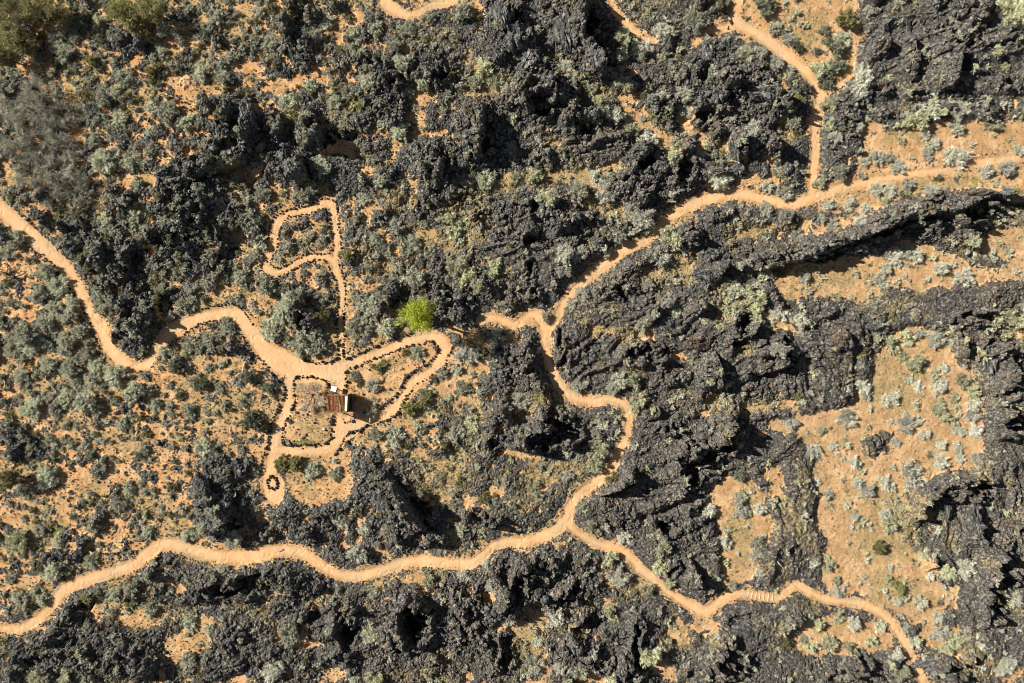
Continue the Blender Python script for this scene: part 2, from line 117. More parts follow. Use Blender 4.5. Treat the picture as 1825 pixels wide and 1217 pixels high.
# shrubs: s silver sagebrush, p pale green, g grey green, d dark, o olive
SH = """
1243,33,22,g 1252,64,9,s 1405,67,10,s 1419,80,12,d 1382,47,12,g 1359,5,22,d 1509,37,20,o 1504,67,14,g 1489,84,20,d 1472,55,10,d 1456,90,9,d 1492,117,18,d 1461,127,17,p 1479,144,16,d 1539,124,14,s 1536,144,20,s 1516,154,12,s 1385,110,14,s 1412,117,10,s 1359,97,12,s 1332,94,14,g 1439,150,12,d 1422,180,12,o 1482,187,16,p 1481,219,11,p 1416,217,13,g 1342,231,16,s 1248,277,14,s 1285,321,20,s 1369,331,10,s 1399,344,13,s 1462,343,12,p 1502,307,14,g 1538,312,7,s 1531,227,10,s 1489,244,10,s 1564,281,13,s 1543,289,8,s 1586,281,9,s 1603,297,12,s 1663,257,13,s 1650,239,9,s 1638,214,20,p 1660,190,20,g 1708,227,12,g 1713,194,14,s 1723,204,9,s 1772,224,14,p 1713,281,20,s 1653,277,9,s 1760,294,13,s 1797,298,15,s 1820,274,10,s 1673,311,8,d 1810,20,28,p 1780,90,13,p 1793,341,12,s 1663,341,14,s 1619,328,12,s 1586,338,11,s 1563,328,11,s 1581,361,12,p 1516,361,11,s 1543,371,10,s 1479,364,10,s 1536,394,12,s 1486,398,10,s 1369,371,13,s 1402,384,15,s 1466,388,9,s 1222,167,14,s 1225,200,10,s 1683,197,9,p 1793,117,8,p 1549,20,9,g
718,114,18,g 752,140,14,g 725,50,14,g 822,17,18,g 765,30,12,g 668,47,14,g 702,80,14,g 635,60,14,g 658,150,18,g 725,164,14,g 862,124,20,p 886,144,16,p 845,147,14,g 909,160,12,s 1009,117,14,s 1022,134,10,s 1113,70,16,p 1116,150,16,p 1154,154,10,p 1143,87,16,s 1109,97,12,s 1183,170,11,s 1213,164,10,s 1069,184,16,p 1099,200,14,s 1126,231,12,p 1153,247,14,s 1146,211,6,s 1203,281,16,p 1206,254,14,p 952,314,17,p 919,321,12,p 1032,344,16,g 976,354,17,p 1083,341,18,s 1059,314,12,s 916,264,14,g 862,318,16,g 835,318,14,g 715,234,16,g 682,221,12,g 678,321,12,g 645,354,12,g 795,384,16,p 822,398,12,p 702,398,14,s 1150,388,20,s 1126,375,14,s 618,160,12,g 1183,57,18,s 1210,200,12,g 855,30,8,o 991,102,6,o 1052,160,12,p
732,432,14,g 815,472,18,p 835,495,16,p 855,509,14,p 875,485,16,p 808,495,14,g 882,469,10,p 808,412,14,p 618,455,14,o 671,425,12,g 1009,455,16,s 1032,455,12,s 1079,448,10,p 1104,423,12,s 1006,482,14,s 1200,422,20,p 1176,455,18,s 1159,418,10,p 1079,499,10,s 1042,522,12,s 1016,539,10,s 1012,552,9,p 1156,509,9,s 1189,539,14,s 1206,555,14,s 1143,582,12,s 1032,689,13,s 1093,692,14,s 1129,682,18,p 1106,679,14,g 1136,716,16,p 976,569,10,g 889,599,12,g 829,636,17,s 788,664,10,g 772,676,8,d 815,659,9,g 742,629,13,g 722,627,8,o 665,686,12,s 621,669,10,g 640,683,7,d 672,652,12,o 845,756,14,p 808,776,10,s 926,716,15,s 992,729,12,p 1073,753,12,s 1066,773,10,s 1069,803,20,p 705,783,16,g 672,773,14,g 752,716,16,o 822,692,14,g 725,722,14,o 685,585,16,g 628,585,14,g 658,549,18,g 641,532,14,g 735,495,18,g
1422,420,12,s 1482,408,8,s 1437,495,12,s 1365,492,14,g 1345,529,19,p 1312,522,17,g 1312,549,19,p 1342,569,12,p 1349,545,12,p 1389,559,16,s 1431,572,13,s 1432,595,9,s 1392,622,14,s 1492,532,10,p 1581,480,11,s 1574,502,13,s 1596,455,14,s 1613,448,12,s 1633,455,14,s 1579,453,8,s 1678,478,14,s 1720,495,15,s 1736,428,13,p 1800,445,7,s 1783,559,18,p 1810,569,20,p 1790,599,14,p 1589,612,16,p 1616,602,14,p 1670,605,17,s 1639,595,9,s 1633,645,15,p 1609,636,8,p 1666,669,9,p 1683,655,9,s 1716,679,12,p 1736,699,13,p 1736,719,13,s 1736,739,12,s 1740,766,13,s 1676,692,14,s 1673,726,14,p 1683,742,12,p 1700,709,8,p 1706,726,7,p 1700,749,10,p 1710,766,9,s 1537,689,12,s 1546,706,9,s 1591,709,14,s 1636,689,9,s 1509,739,12,s 1517,749,12,s 1412,754,13,s 1466,769,8,g 1619,756,14,s 1649,773,9,s 1680,793,10,s 1710,803,9,s 1596,789,8,s 1486,796,8,s 1449,808,14,s 1422,706,9,o
1523,826,11,s 1680,824,13,s 1740,818,10,s 1713,818,8,s 1633,851,23,s 1579,861,14,s 1549,874,13,s 1529,863,10,s 1476,883,9,s 1456,858,7,s 1526,921,8,s 1579,918,12,s 1589,935,16,p 1564,975,14,o 1646,988,12,p 1631,1001,6,o 1725,1015,16,s 1690,1021,14,p 1660,1028,8,s 1583,1030,9,p 1541,1028,6,s 1477,1008,12,p 1491,1035,8,p 1492,1058,10,s 1600,1073,8,s 1603,1051,13,o 1643,1075,12,g 1676,1102,11,s 1676,1132,16,s 1703,1142,16,p 1690,1159,14,p 1633,1145,12,g 1616,1119,8,s 1569,1119,10,g 1523,1112,13,s 1496,1099,11,p 1442,1105,9,p 1459,1115,12,p 1432,1142,8,s 1449,1152,12,p 1479,1149,14,p 1516,1155,12,p 1553,1145,11,p 1599,1172,13,s 1609,1199,14,p 1499,1209,12,s 1402,1145,10,o 1813,1068,16,s 1797,1185,16,s 1783,1195,10,s 1319,895,13,s 1322,915,13,s 1265,911,12,s 1354,908,12,s 1232,915,15,g 1292,965,11,s 1319,848,14,d 1355,968,14,g 1355,1022,9,s 1309,1047,8,s 1349,991,10,s
952,864,11,p 957,885,10,p 812,901,10,g 865,891,12,o 695,951,16,g 648,941,10,s 671,971,9,s 635,991,16,s 822,945,12,g 778,983,9,s 872,1008,11,s 825,1028,14,s 879,1042,16,s 788,1025,12,p 762,1032,14,p 661,1058,12,g 1036,905,12,g 1056,941,14,p 1113,958,12,s 1183,978,15,p 1176,1012,14,p 1191,1045,11,p 1089,998,13,p 1106,1028,18,s 1156,1052,14,p 1089,1092,14,p 1159,1172,17,p 906,1105,12,s 992,1102,14,s 952,1185,16,s 999,1189,12,s 959,1145,10,s 661,1135,14,g 1036,1195,16,g 1089,1212,12,p 668,1212,14,p 631,1209,10,g 1066,830,12,p 1089,848,12,o 1012,848,10,s
77,851,22,g 30,968,20,p 170,941,14,g 264,948,12,g 331,963,12,g 411,961,16,g 361,941,12,g 160,1001,12,g 90,1018,18,g 17,1032,9,g 30,1065,12,g 74,1068,12,g 396,1015,10,s 518,1132,20,g 371,1122,12,g 338,1108,12,g 264,1088,14,g 197,1092,9,g 234,1042,14,g 204,1058,12,g 150,1065,9,o 485,1202,18,s 602,1052,12,s 67,1209,18,p 114,1209,14,p 150,1209,12,g 338,1179,14,g 227,871,12,g 602,928,12,s 595,844,12,g 502,828,14,o 525,828,16,o 552,838,16,g 100,965,12,g 211,898,14,g
13,428,18,g 10,452,12,g 80,485,18,g 100,505,16,g 64,525,18,g 17,542,10,g 94,552,16,g 124,539,14,g 124,562,14,g 80,579,16,g 43,595,18,g 74,605,18,g 117,605,18,g 137,592,12,g 20,619,14,g 53,619,16,g 154,632,14,g 87,646,17,g 124,656,19,g 130,679,12,g 174,652,16,g 164,679,16,g 207,666,21,g 177,549,12,p 241,702,22,g 53,732,19,g 150,722,22,g 120,709,16,g 37,672,16,g 338,616,12,g 374,605,16,g 291,626,11,g 401,582,15,g 257,669,10,g 311,652,14,d 338,732,14,g 448,752,22,d 361,686,14,d 324,545,14,g 338,542,12,g 368,502,16,g 431,495,14,g 471,508,20,g 462,430,13,g 501,555,20,g 518,539,18,g 478,592,18,g 535,612,20,g 568,620,17,g 572,562,15,o 560,592,13,g 455,458,12,g 515,749,5,d 441,672,16,d 478,692,14,d 394,646,7,g 426,632,8,g 364,796,16,g 214,756,12,g 274,722,12,g
134,37,18,d 174,37,14,p 100,64,16,g 127,67,12,g 107,94,20,g 64,104,13,g 27,130,8,g 177,70,14,d 287,53,14,g 311,60,12,g 287,87,11,g 164,110,13,o 217,134,16,g 277,127,18,o 182,170,19,g 154,167,14,o 267,194,13,g 294,200,18,g 331,214,16,g 214,214,15,g 174,214,14,g 264,234,11,g 194,247,7,g 184,284,20,g 234,287,16,g 244,328,13,g 481,80,16,g 361,127,16,g 398,140,14,g 508,180,16,g 551,154,14,g 528,211,16,o 582,37,14,g 562,64,14,g 598,180,12,g 468,348,16,g 394,358,16,g 231,391,16,g 187,394,14,g 445,394,16,g 568,291,12,g 541,348,10,g 575,301,12,g 384,30,12,g 461,17,12,g 207,164,12,g 167,247,10,g
"""
BOULDERS = [(481,214,20,17,0,'flat-topped brown'),(441,205,14,20,0,'tall black'),(1052,84,11,30,-20,'long ridged black'),(1012,48,17,38,-10,'long smooth dark grey'),(928,66,26,24,20,'broad cracked grey'),(952,183,10,9,0,'round smooth black'),(889,97,13,13,0,'squat grey'),(950,97,20,24,30,'big cracked black'),(896,20,12,28,-10,'upright grey'),(1286,170,15,15,0,'dark rounded'),(1368,165,30,18,0,'large dark domed'),(1262,95,12,20,0,'steep black'),(405,880,14,26,20,'jagged blue-black'),(360,868,12,24,-30,'blue-grey slanting'),(432,835,18,22,0,'bulky black'),(435,895,14,16,0,'blocky black'),(385,912,16,12,0,'low blue-black'),(1315,258,9,20,-20,'narrow black'),(1240,612,20,13,0,'rounded brown-grey'),(1272,455,15,12,0,'domed grey'),(1262,490,22,14,0,'low ribbed grey'),(1480,555,16,9,-15,'smooth grey'),(1500,605,16,12,20,'pinkish grey'),(1560,582,13,8,0,'small smooth grey'),(1770,640,11,28,-12,'long ribbed grey'),(1745,600,13,12,0,'brownish'),(1808,670,12,18,0,'tilted brown'),(1365,300,9,16,20,'dark slab-like'),(1318,300,11,14,0,'dark cracked'),(948,780,18,10,0,'angular black'),(905,790,14,10,0,'broken black'),(1405,300,8,10,0,'small black'),(680,892,14,26,-25,'upright blue-grey'),(845,925,18,9,-25,'black wedge'),(1145,270,16,12,-20,'cracked black'),(505,270,18,22,0,'massive black'),(520,300,16,14,0,'dark blocky'),(1700,390,16,10,-20,'angular grey'),(1662,1190,20,10,-20,'low grey'),(1735,930,10,30,-8,'long grey'),(1690,905,12,20,10,'rough grey')]

# places where nearly black broken lava crowds out soil and plants
BLACK = [(180,440,70,50,30),(235,560,40,70,0),(420,230,60,50,0),(520,275,60,50,0),(330,400,60,40,0),(395,875,46,66,0),(540,90,24,60,0),(240,78,30,26,0),(335,330,50,40,-20),(330,450,50,40,0),(150,1150,130,50,0),(440,1160,130,50,0),(640,1130,110,60,0),(400,1050,90,24,0),(530,1040,60,40,0),(270,1000,30,20,0),(140,1080,40,24,-20),(690,150,50,60,0),(760,130,50,50,0),(650,230,30,30,0),(860,250,60,60,30),(950,190,60,40,0),(780,290,40,40,0),(980,60,90,60,0),(660,880,50,60,0),(720,930,60,40,40),(540,930,60,40,0),(640,990,60,14,0),(1150,300,80,60,20),(960,400,70,50,0),(990,770,60,30,0),(560,560,20,20,0),(780,540,60,50,0),(700,530,30,30,0),(1000,1030,90,50,20),(860,1100,60,70,0),(1100,1140,60,50,0),(30,780,30,30,0),(1300,180,110,80,0),(1230,870,60,90,0)]
# ------------------------------------------------------------------ noise and rasters
def _hash(ix, iy, seed):
    h = (ix.astype(np.int64) * 374761393 + iy.astype(np.int64) * 668265263 + seed * 974634777) & 0xffffffff
    h = ((h ^ (h >> 13)) * 1274126177) & 0xffffffff
    h = ((h ^ (h >> 15)) * 2246822519) & 0xffffffff
    return ((h ^ (h >> 16)) & 0xffffff) / float(0x1000000)
def vnoise(x, y, seed=0):
    ix = np.floor(x); iy = np.floor(y); fx = x - ix; fy = y - iy
    fx = fx*fx*fx*(fx*(fx*6-15)+10); fy = fy*fy*fy*(fy*(fy*6-15)+10)
    ix = ix.astype(np.int64); iy = iy.astype(np.int64)
    a = _hash(ix, iy, seed); b = _hash(ix+1, iy, seed); c = _hash(ix, iy+1, seed); d = _hash(ix+1, iy+1, seed)
    return (a*(1-fx)+b*fx)*(1-fy)+(c*(1-fx)+d*fx)*fy
def fbm(x, y, seed=0, octs=4, gain=.5):
    v = 0; amp = 1; tot = 0
    for o in range(octs):
        v = v + amp*vnoise(x*2**o + 17.3*o, y*2**o - 9.1*o, seed+o); tot += amp; amp *= gain
    return v/tot*2-1            # about -1..1
def worley(x, y, seed=0, jit=.9):
    ix = np.floor(x).astype(np.int64); iy = np.floor(y).astype(np.int64)
    f1 = np.full(x.shape, 9.); f2 = f1.copy(); idv = np.zeros(x.shape)
    for dx in (-1, 0, 1):
        for dy in (-1, 0, 1):
            cx = ix+dx; cy = iy+dy
            px = cx+.5+jit*(_hash(cx, cy, seed)-.5); py = cy+.5+jit*(_hash(cx, cy, seed+1)-.5)
            d = np.sqrt((px-x)**2+(py-y)**2)
            near = d < f1
            f2 = np.where(near, f1, np.minimum(f2, d)); idv = np.where(near, _hash(cx, cy, seed+2), idv); f1 = np.where(near, d, f1)
    return f1, f2, idv
def sst(a, b, x):
    t = np.clip((x-a)/(b-a), 0, 1); return t*t*(3-2*t)
# rasters over the map: one sample per map unit
MX, MY = 240, 220
RW, RH = int(PW)+2*MX, int(PH)+2*MY
def win(x0, y0, x1, y1):
    i0 = max(0, int(x0)+MX); i1 = min(RW, int(x1)+MX+1); j0 = max(0, int(y0)+MY); j1 = min(RH, int(y1)+MY+1)
    if i1 <= i0 or j1 <= j0: return None
    xs, ys = np.meshgrid(np.arange(i0, i1)-MX, np.arange(j0, j1)-MY)
    return slice(j0, j1), slice(i0, i1), xs.astype(float), ys.astype(float)
def seg_dist(xs, ys, a, b):
    dx = b[0]-a[0]; dy = b[1]-a[1]; L = dx*dx+dy*dy+1e-9
    t = np.clip(((xs-a[0])*dx+(ys-a[1])*dy)/L, 0, 1)
    return np.hypot(xs-a[0]-t*dx, ys-a[1]-t*dy), t
def smooth_line(pts, n=4):       # Catmull-Rom through the surveyed points
    p = [np.array(q, float) for q in pts]; out = []
    for i in range(len(p)-1):
        p0 = p[max(i-1, 0)]; p1 = p[i]; p2 = p[i+1]; p3 = p[min(i+2, len(p)-1)]
        for k in range(n):
            t = k/n; out.append(.5*((2*p1)+(-p0+p2)*t+(2*p0-5*p1+4*p2-p3)*t*t+(-p0+3*p1-3*p2+p3)*t**3))
    out.append(p[-1]); return out
pathd = np.full((RH, RW), 60.)
for P in PATHS:
    q = smooth_line(P, 3)
    for a, b in zip(q[:-1], q[1:]):
        W_ = win(min(a[0], b[0])-70, min(a[1], b[1])-70, max(a[0], b[0])+70, max(a[1], b[1])+70)
        if W_ is None: continue
        js, is_, xs, ys = W_; d, t = seg_dist(xs, ys, a, b)
        pathd[js, is_] = np.minimum(pathd[js, is_], d-(a[2]+(b[2]-a[2])*t)/2)
_gx, _gy = np.meshgrid(np.arange(RW)-MX, np.arange(RH)-MY); _gx = _gx.astype(float); _gy = _gy.astype(float)
warpx = 13*fbm(_gx/30, _gy/30, 201, 2)+7*fbm(_gx/11, _gy/11, 205, 2)+3*fbm(_gx/5, _gy/5, 209, 1); warpy = 13*fbm(_gx/30, _gy/30, 221, 2)+7*fbm(_gx/11, _gy/11, 225, 2)+3*fbm(_gx/5, _gy/5, 229, 1)
def blobs(lst, power=1.0):
    f = np.zeros((RH, RW))
    for (x, y, rx, ry, r) in lst:
        R = max(rx, ry)*1.7; W_ = win(x-R, y-R, x+R, y+R)
        if W_ is None: continue
        js, is_, xs, ys = W_; c = math.cos(math.radians(r)); s = math.sin(math.radians(r))
        xs = xs+warpx[js, is_]; ys = ys+warpy[js, is_]
        u = ((xs-x)*c+(ys-y)*s)/rx; v = (-(xs-x)*s+(ys-y)*c)/ry
        f[js, is_] = np.maximum(f[js, is_], np.clip(1.5-np.hypot(u, v), 0, 1))
    return f
def box(a, r):
    for ax in (0, 1):
        c = np.cumsum(np.concatenate([np.repeat(a.take([0], ax), r+1, ax), a, np.repeat(a.take([-1], ax), r, ax)], ax), ax)
        n = a.shape[ax]; a = (c.take(np.arange(2*r+1, 2*r+1+n), ax)-c.take(np.arange(0, n), ax))/(2*r+1)
    return a
soilf = blobs(SOIL_BLOBS)
poly = np.zeros((RH, RW))
for P in SOIL_POLY:
    W_ = win(min(p[0] for p in P)-20, min(p[1] for p in P)-20, max(p[0] for p in P)+20, max(p[1] for p in P)+20)
    js, is_, xs, ys = W_; xs = xs+.8*warpx[js, is_]; ys = ys+.8*warpy[js, is_]; ins = np.zeros(xs.shape, bool)
    for (x1, y1), (x2, y2) in zip(P, P[1:]+P[:1]):
        if y1 == y2: continue
        ins ^= ((y1 > ys) != (y2 > ys)) & (xs < (x2-x1)*(ys-y1)/(y2-y1)+x1)
    poly[js, is_] = np.maximum(poly[js, is_], ins)
poly = box(box(poly, 9), 9)
gx, gy = np.meshgrid(np.arange(RW)-MX, np.arange(RH)-MY); gx = gx.astype(float); gy = gy.astype(float)
def chart(T):                     # bilinear look-up in the coarse chart
    T = np.array(T, float); u = np.clip((gx-101)/203., 0, 7.999); v = np.clip((gy-101)/203., 0, 4.999)
    i = u.astype(int); j = v.astype(int); u -= i; v -= j
    return (T[j, i]*(1-u)+T[j, i+1]*u)*(1-v)+(T[j+1, i]*(1-u)+T[j+1, i+1]*u)*v
leftish0 = sst(1000, 500, gx); veg = chart(VEG); brown = chart(BROWN); soilb = chart(SOILB)
outside = sst(0, 60, np.maximum.reduce([-gx, gx-PW, -gy, gy-PH]))
big = fbm(gx/130, gy/130, 5, 4); med = fbm(gx/26, gy/26, 11, 4); fine = fbm(gx/7, gy/7, 21, 3)
gap = fbm(gx/16, gy/16, 99, 3); fine2 = fbm(gx/3.2, gy/3.2, 23, 2)
black = np.clip(blobs(BLACK)*1.2, 0, 1)
wild = np.clip(.45+big*.9, 0, 1)*outside
soil = np.maximum.reduce([soilf*.95, .40*np.clip(blobs(GRASS)*1.4, 0, 1), poly*1.15, (.56*sst(20, 3, pathd)), soilb*1.15*(1-.75*black)+gap*.50*(1-.5*black)*(soilb > .03)+.10*(soilb > .1), wild])
soil = soil + med*.30 + gap*.16 + fine*.34 + fine2*.22
soilraw = soil.copy()
soil = sst(.42, .60, soil)
tongue = blobs([(1562, 793, 24, 26, 0), (1580, 775, 20, 10, 0)]); soil *= 1-sst(.45, .6, tongue+med*.2)
pe = pathd+fine*2.8+med*1.8+fine2*1.6
path = sst(1.2, -1.2, pe)
nearpath = sst(27, 7, pathd)                       # ground beside the trails is calm and low
soil = np.maximum(soil, sst(3.5, 0, pe))
grass = np.clip(np.maximum(blobs(GRASS)*1.15, .35+.75*fbm(gx/60, gy/60, 301, 3)+.25*leftish0)+med*.55+fine*.35-.25-.5*black, 0, 1); green = np.clip(blobs(GREEN)*1.3+fine*.5-.2, 0, 1)
slab = np.clip(blobs(SLABS)*1.6+med*.35-.3, 0, 1)
relief = np.zeros((RH, RW))
for (h, reach, P) in SCARPS:
    q = smooth_line(P, 4); R = reach*1.6+20
    xs_ = [p[0] for p in q]; ys_ = [p[1] for p in q]
    js, is_, xs, ys = win(min(xs_)-R, min(ys_)-R, max(xs_)+R, max(ys_)+R)
    wx = xs+4.5*med[js, is_]+2.2*fine[js, is_]; wy = ys+4.5*gap[js, is_]
    best = np.full(xs.shape, 1e9); side = np.zeros(xs.shape); end = np.zeros(xs.shape)
    for k, (a, b) in enumerate(zip(q[:-1], q[1:])):
        d, t = seg_dist(wx, wy, a, b); n = np.array([-(b[1]-a[1]), b[0]-a[0]]); n = n/(np.hypot(*n)+1e-9)
        if n[0]*sx+n[1]*(-sy) < 0: n = -n
        sd_ = (wx-a[0])*n[0]+(wy-a[1])*n[1]; u = (k+t)/(len(q)-1); m = d < best
        best[m] = d[m]; side[m] = sd_[m]; end[m] = u[m]
    taper = sst(0, .16, end)*sst(1, .84, end)*.85+.15
    high = np.where(side < 0, np.exp(-(best/reach)**2*1.6), 0)*sst(1.5, -1.5, side)
    low = np.where(side >= 0, np.exp(-(best/12)**2), 0)*-.35
    endcut = sst(1.6, .6, best/reach)
    relief[js, is_] = np.maximum(relief[js, is_], h*1.0*high*taper*endcut)+h*low*taper*(relief[js, is_] < .2)
for (x, y, rx, ry, r, dep) in PITS:
    R = max(rx, ry)*1.8+22; W_ = win(x-R, y-R, x+R, y+R); js, is_, xs, ys = W_
    wk = min(1., max(rx, ry)/18.); xs = xs+warpx[js, is_]*wk; ys = ys+warpy[js, is_]*wk
    c = math.cos(math.radians(r)); s = math.sin(math.radians(r))
    u = ((xs-x)*c+(ys-y)*s)/rx; v = (-(xs-x)*s+(ys-y)*c)/ry
    d = np.hypot(u, v)+.45*med[js, is_]+.15*fine[js, is_]
    lip = ((xs-x)*sx-(ys-y)*sy) < 0
    relief[js, is_] += -dep*1.2*sst(1.15, .55, d)+.55*dep*np.exp(-((d-1.35)/.35)**2)*lip
relief = box(relief, 1); relief *= (1-path)*(1-.6*nearpath)
zonen = fbm(gx/85, gy/70, 77, 3)+.35*fbm(gx/24, gy/24, 79, 2)
feat = np.clip(np.abs(box(box(relief, 6), 6))*2.2, 0, 1)
clump = np.clip(sst(.02, .42, zonen)*(1-.55*brown)+feat+.42*black, 0, 1)
soil *= 1-sst(.35, .7, relief)*(1-path)*(poly < .3); soil *= 1-sst(-.35, -.8, relief)*(1-path)
relief_low = box(box(relief, 12), 12)
soft = np.clip(box(box(soil, 8), 8)*2.0, 0, 1)            # how much open soil lies around: lava thins out towards it
# ------------------------------------------------------------------ terrain grid
def axis(half, step, far):
    inner = np.arange(-half, half+step*.5, step); out = []; d = step; p = half
    while p < far: d *= 1.16; p += d; out.append(p)
    out = np.array(out); return np.concatenate([-out[::-1], inner, out])
ax_ = axis(66.0, .098, 420.); ay_ = axis(46.0, .098, 420.)
GX, GY = np.meshgrid(ax_, ay_)
def samp(F, px, py):
    x = np.mod(px+MX, 2*(RW-1.01)); x = np.clip(np.where(x > RW-1.01, 2*(RW-1.01)-x, x), 0, RW-1.01); y = np.mod(py+MY, 2*(RH-1.01)); y = np.clip(np.where(y > RH-1.01, 2*(RH-1.01)-y, y), 0, RH-1.01); i = x.astype(int); j = y.astype(int); u = x-i; v = y-j
    return (F[j, i]*(1-u)+F[j, i+1]*u)*(1-v)+(F[j+1, i]*(1-u)+F[j+1, i+1]*u)*v
def to_map(X, Y, Z):              # where a point of the site stands on the aerial survey
    k = H/(H-Z); return PW/2+X*k*S, PH/2-Y*k*S
def from_map(px, py, Z): k = (H-Z)/H; return (px-PW/2)/S*k, (PH/2-py)/S*k
def height(X, Y):
    Z = np.zeros(X.shape)
    lava_base = .30
    for it in range(2):
        px, py = to_map(X, Y, Z)
        so = samp(soil, px, py); re = samp(relief, px, py); pa = samp(path, px, py)
        Z = samp(relief_low, px, py)+lava_base*.5*(1-samp(soft, px, py))
    Z = re+lava_base*(1-so)*(1-samp(soft, px, py))
    wx = X+.35*fbm(X*.9, Y*.9, 51, 2); wy = Y+.35*fbm(X*.9+40, Y*.9, 61, 2)
    sl = samp(slab, px, py); npth = samp(nearpath, px, py); sf = samp(soft, px, py); cl = samp(clump, px, py)*(1-.8*sf); gr = samp(grass, px, py)
    L = (1-so)*(1-pa)
    f1, f2, c = worley(wx/2.3, wy/1.9, 300); big_ = (c-.35)*1.5*sst(0, .2, f2-f1)+.25*(1-f1)
    f1, f2, c = worley(wx/.95, wy/.95, 310); mid = (c*.75)*sst(0, .16, f2-f1)+.15*(1-f1*f1)
    f1, f2, c = worley(wx/.42, wy/.42, 320); rub = .30*c*sst(0, .25, f2-f1)+.12*(1-f1)
    f1, f2, c = worley(wx/.24, wy/.24, 330); sml = .09*c+.07*(1-f1)
    rope = .16*(1-np.abs(fbm(X*1.1+Y*.5+1.5*fbm(X*.2, Y*.2, 75, 2), Y*.55-X*.2, 71, 3)))+.06*vnoise(X*3+Y, Y*3, 73)
    crack = -.45*sst(.045, 0, np.abs(fbm(X*.33, Y*.4, 81, 4)))*(.3+.7*sl)
    ax1 = fbm(X*.10+Y*.03+.5*fbm(X*.15, Y*.15, 141, 2), Y*.52-X*.19+.8*fbm(X*.2, Y*.2, 143, 2), 145, 3); ax2 = fbm(X*.55+Y*.10+.8*fbm(X*.2, Y*.2, 147, 2), Y*.11, 149, 3)
    mixd = sst(24, 40, X)*sst(8, -6, Y); fold = (.5-2.2*np.abs(ax1*(1-mixd)+ax2*mixd))*(.25+.75*samp(brown, px, py))
    rough = .12+1.15*cl
    Z1 = big_*(.04+1.15*cl)*(1-.5*sl)+mid*rough*(1-.75*sl)+rub*(1-.72*sl)*(.35+.75*cl)+sml*(1-.55*sl)+rope*sl*1.6+crack+.75*fold*(.45+.55*sl)+.5*fbm(X/9, Y/9, 91, 3)
    Z1 = Z1*(1-.45*gr)*(1-.93*npth)
    Zs = .10*fbm(X/5, Y/5, 101, 3)+.035*fbm(X*1.6, Y*1.6, 103, 3)*(1-pa)+.035*fbm(X*3.1, Y*3.1, 107, 3)*(1-.55*pa)+.02*vnoise(X*8, Y*8, 109)*(1-.5*pa)-.05*sst(.5, 1, pa)*sst(.06, 0, np.abs(fbm(X*.9, Y*.9, 111, 2)))
    so2 = np.clip(so+pa, 0, 1)
    Z = Z+L*(Z1*(1-.62*sf)+.03)+so2*Zs-.05*pa
    return Z, px, py, so2, pa, gr, samp(green, px, py), sl, samp(brown, px, py)
GZ, mpx, mpy, a_so, a_pa, a_gr, a_gn, a_sl, a_br = height(GX, GY)
far_ = sst(55, 140, np.hypot(GX, GY)); GZ = GZ*(1-far_)+far_*(1.5*fbm(GX/30, GY/30, 7, 3))
def zat(x, y):
    x = np.atleast_1d(np.asarray(x, float)); y = np.atleast_1d(np.asarray(y, float))
    i = np.clip(np.searchsorted(ax_, x)-1, 0, len(ax_)-2); j = np.clip(np.searchsorted(ay_, y)-1, 0, len(ay_)-2)
    u = (x-ax_[i])/(ax_[i+1]-ax_[i]); v = (y-ay_[j])/(ay_[j+1]-ay_[j])
    return (GZ[j, i]*(1-u)+GZ[j, i+1]*u)*(1-v)+(GZ[j+1, i]*(1-u)+GZ[j+1, i+1]*u)*v
def place(px, py, up=0.):         # ground point below a surveyed spot whose visible middle is 'up' above the ground
    x, y = from_map(px, py, up)
    for _ in range(3):
        z = float(zat(x, y)[0]); x, y = from_map(px, py, z+up)
    return x, y, float(zat(x, y)[0])
# ------------------------------------------------------------------ materials
def mat(name): 
    m = bpy.data.materials.new(name); m.use_nodes = True; t = m.node_tree; t.nodes.clear()
    o = t.nodes.new("ShaderNodeOutputMaterial"); b = t.nodes.new("ShaderNodeBsdfPrincipled"); t.links.new(b.outputs[0], o.inputs[0])
    b.inputs['Specular IOR Level'].default_value = .25
    return m, t, b
class NT:
    def __init__(s, t): s.t = t
    def n(s, typ, **k):
        q = s.t.nodes.new(typ)
        for a, v in k.items(): setattr(q, a, v)
        return q
    def lk(s, a, b): s.t.links.new(a, b)
    def val(s, sock, v):
        if hasattr(v, 'is_output'): s.lk(v, sock)
        else: sock.default_value = v
    def noise(s, vec, scale, detail=4, rough=.6):
        q = s.n("ShaderNodeTexNoise"); s.lk(vec, q.inputs['Vector']); q.inputs['Scale'].default_value = scale; q.inputs['Detail'].default_value = detail; q.inputs['Roughness'].default_value = rough
        return q.outputs['Fac']
    def ramp(s, fac, stops):
        q = s.n("ShaderNodeValToRGB"); s.lk(fac, q.inputs[0]); e = q.color_ramp.elements
        while len(e) < len(stops): e.new(.5)
        for i, (p, c) in enumerate(stops): e[i].position = p; e[i].color = (*c, 1) if len(c) == 3 else c
        return q.outputs[0]
    def g(s, fac, a, b): return s.ramp(fac, [(a, (0, 0, 0)), (b, (1, 1, 1))])
    def mix(s, f, a, b, mode='MIX'):
        q = s.n("ShaderNodeMix", data_type='RGBA', blend_type=mode); s.val(q.inputs[0], f)
        for i, v in ((6, a), (7, b)):
            if isinstance(v, tuple): v = (*v, 1)
            s.val(q.inputs[i], v)
        return q.outputs[2]
    def math(s, op, a, b):
        q = s.n("ShaderNodeMath", operation=op, use_clamp=False); s.val(q.inputs[0], a); s.val(q.inputs[1], b); return q.outputs[0]
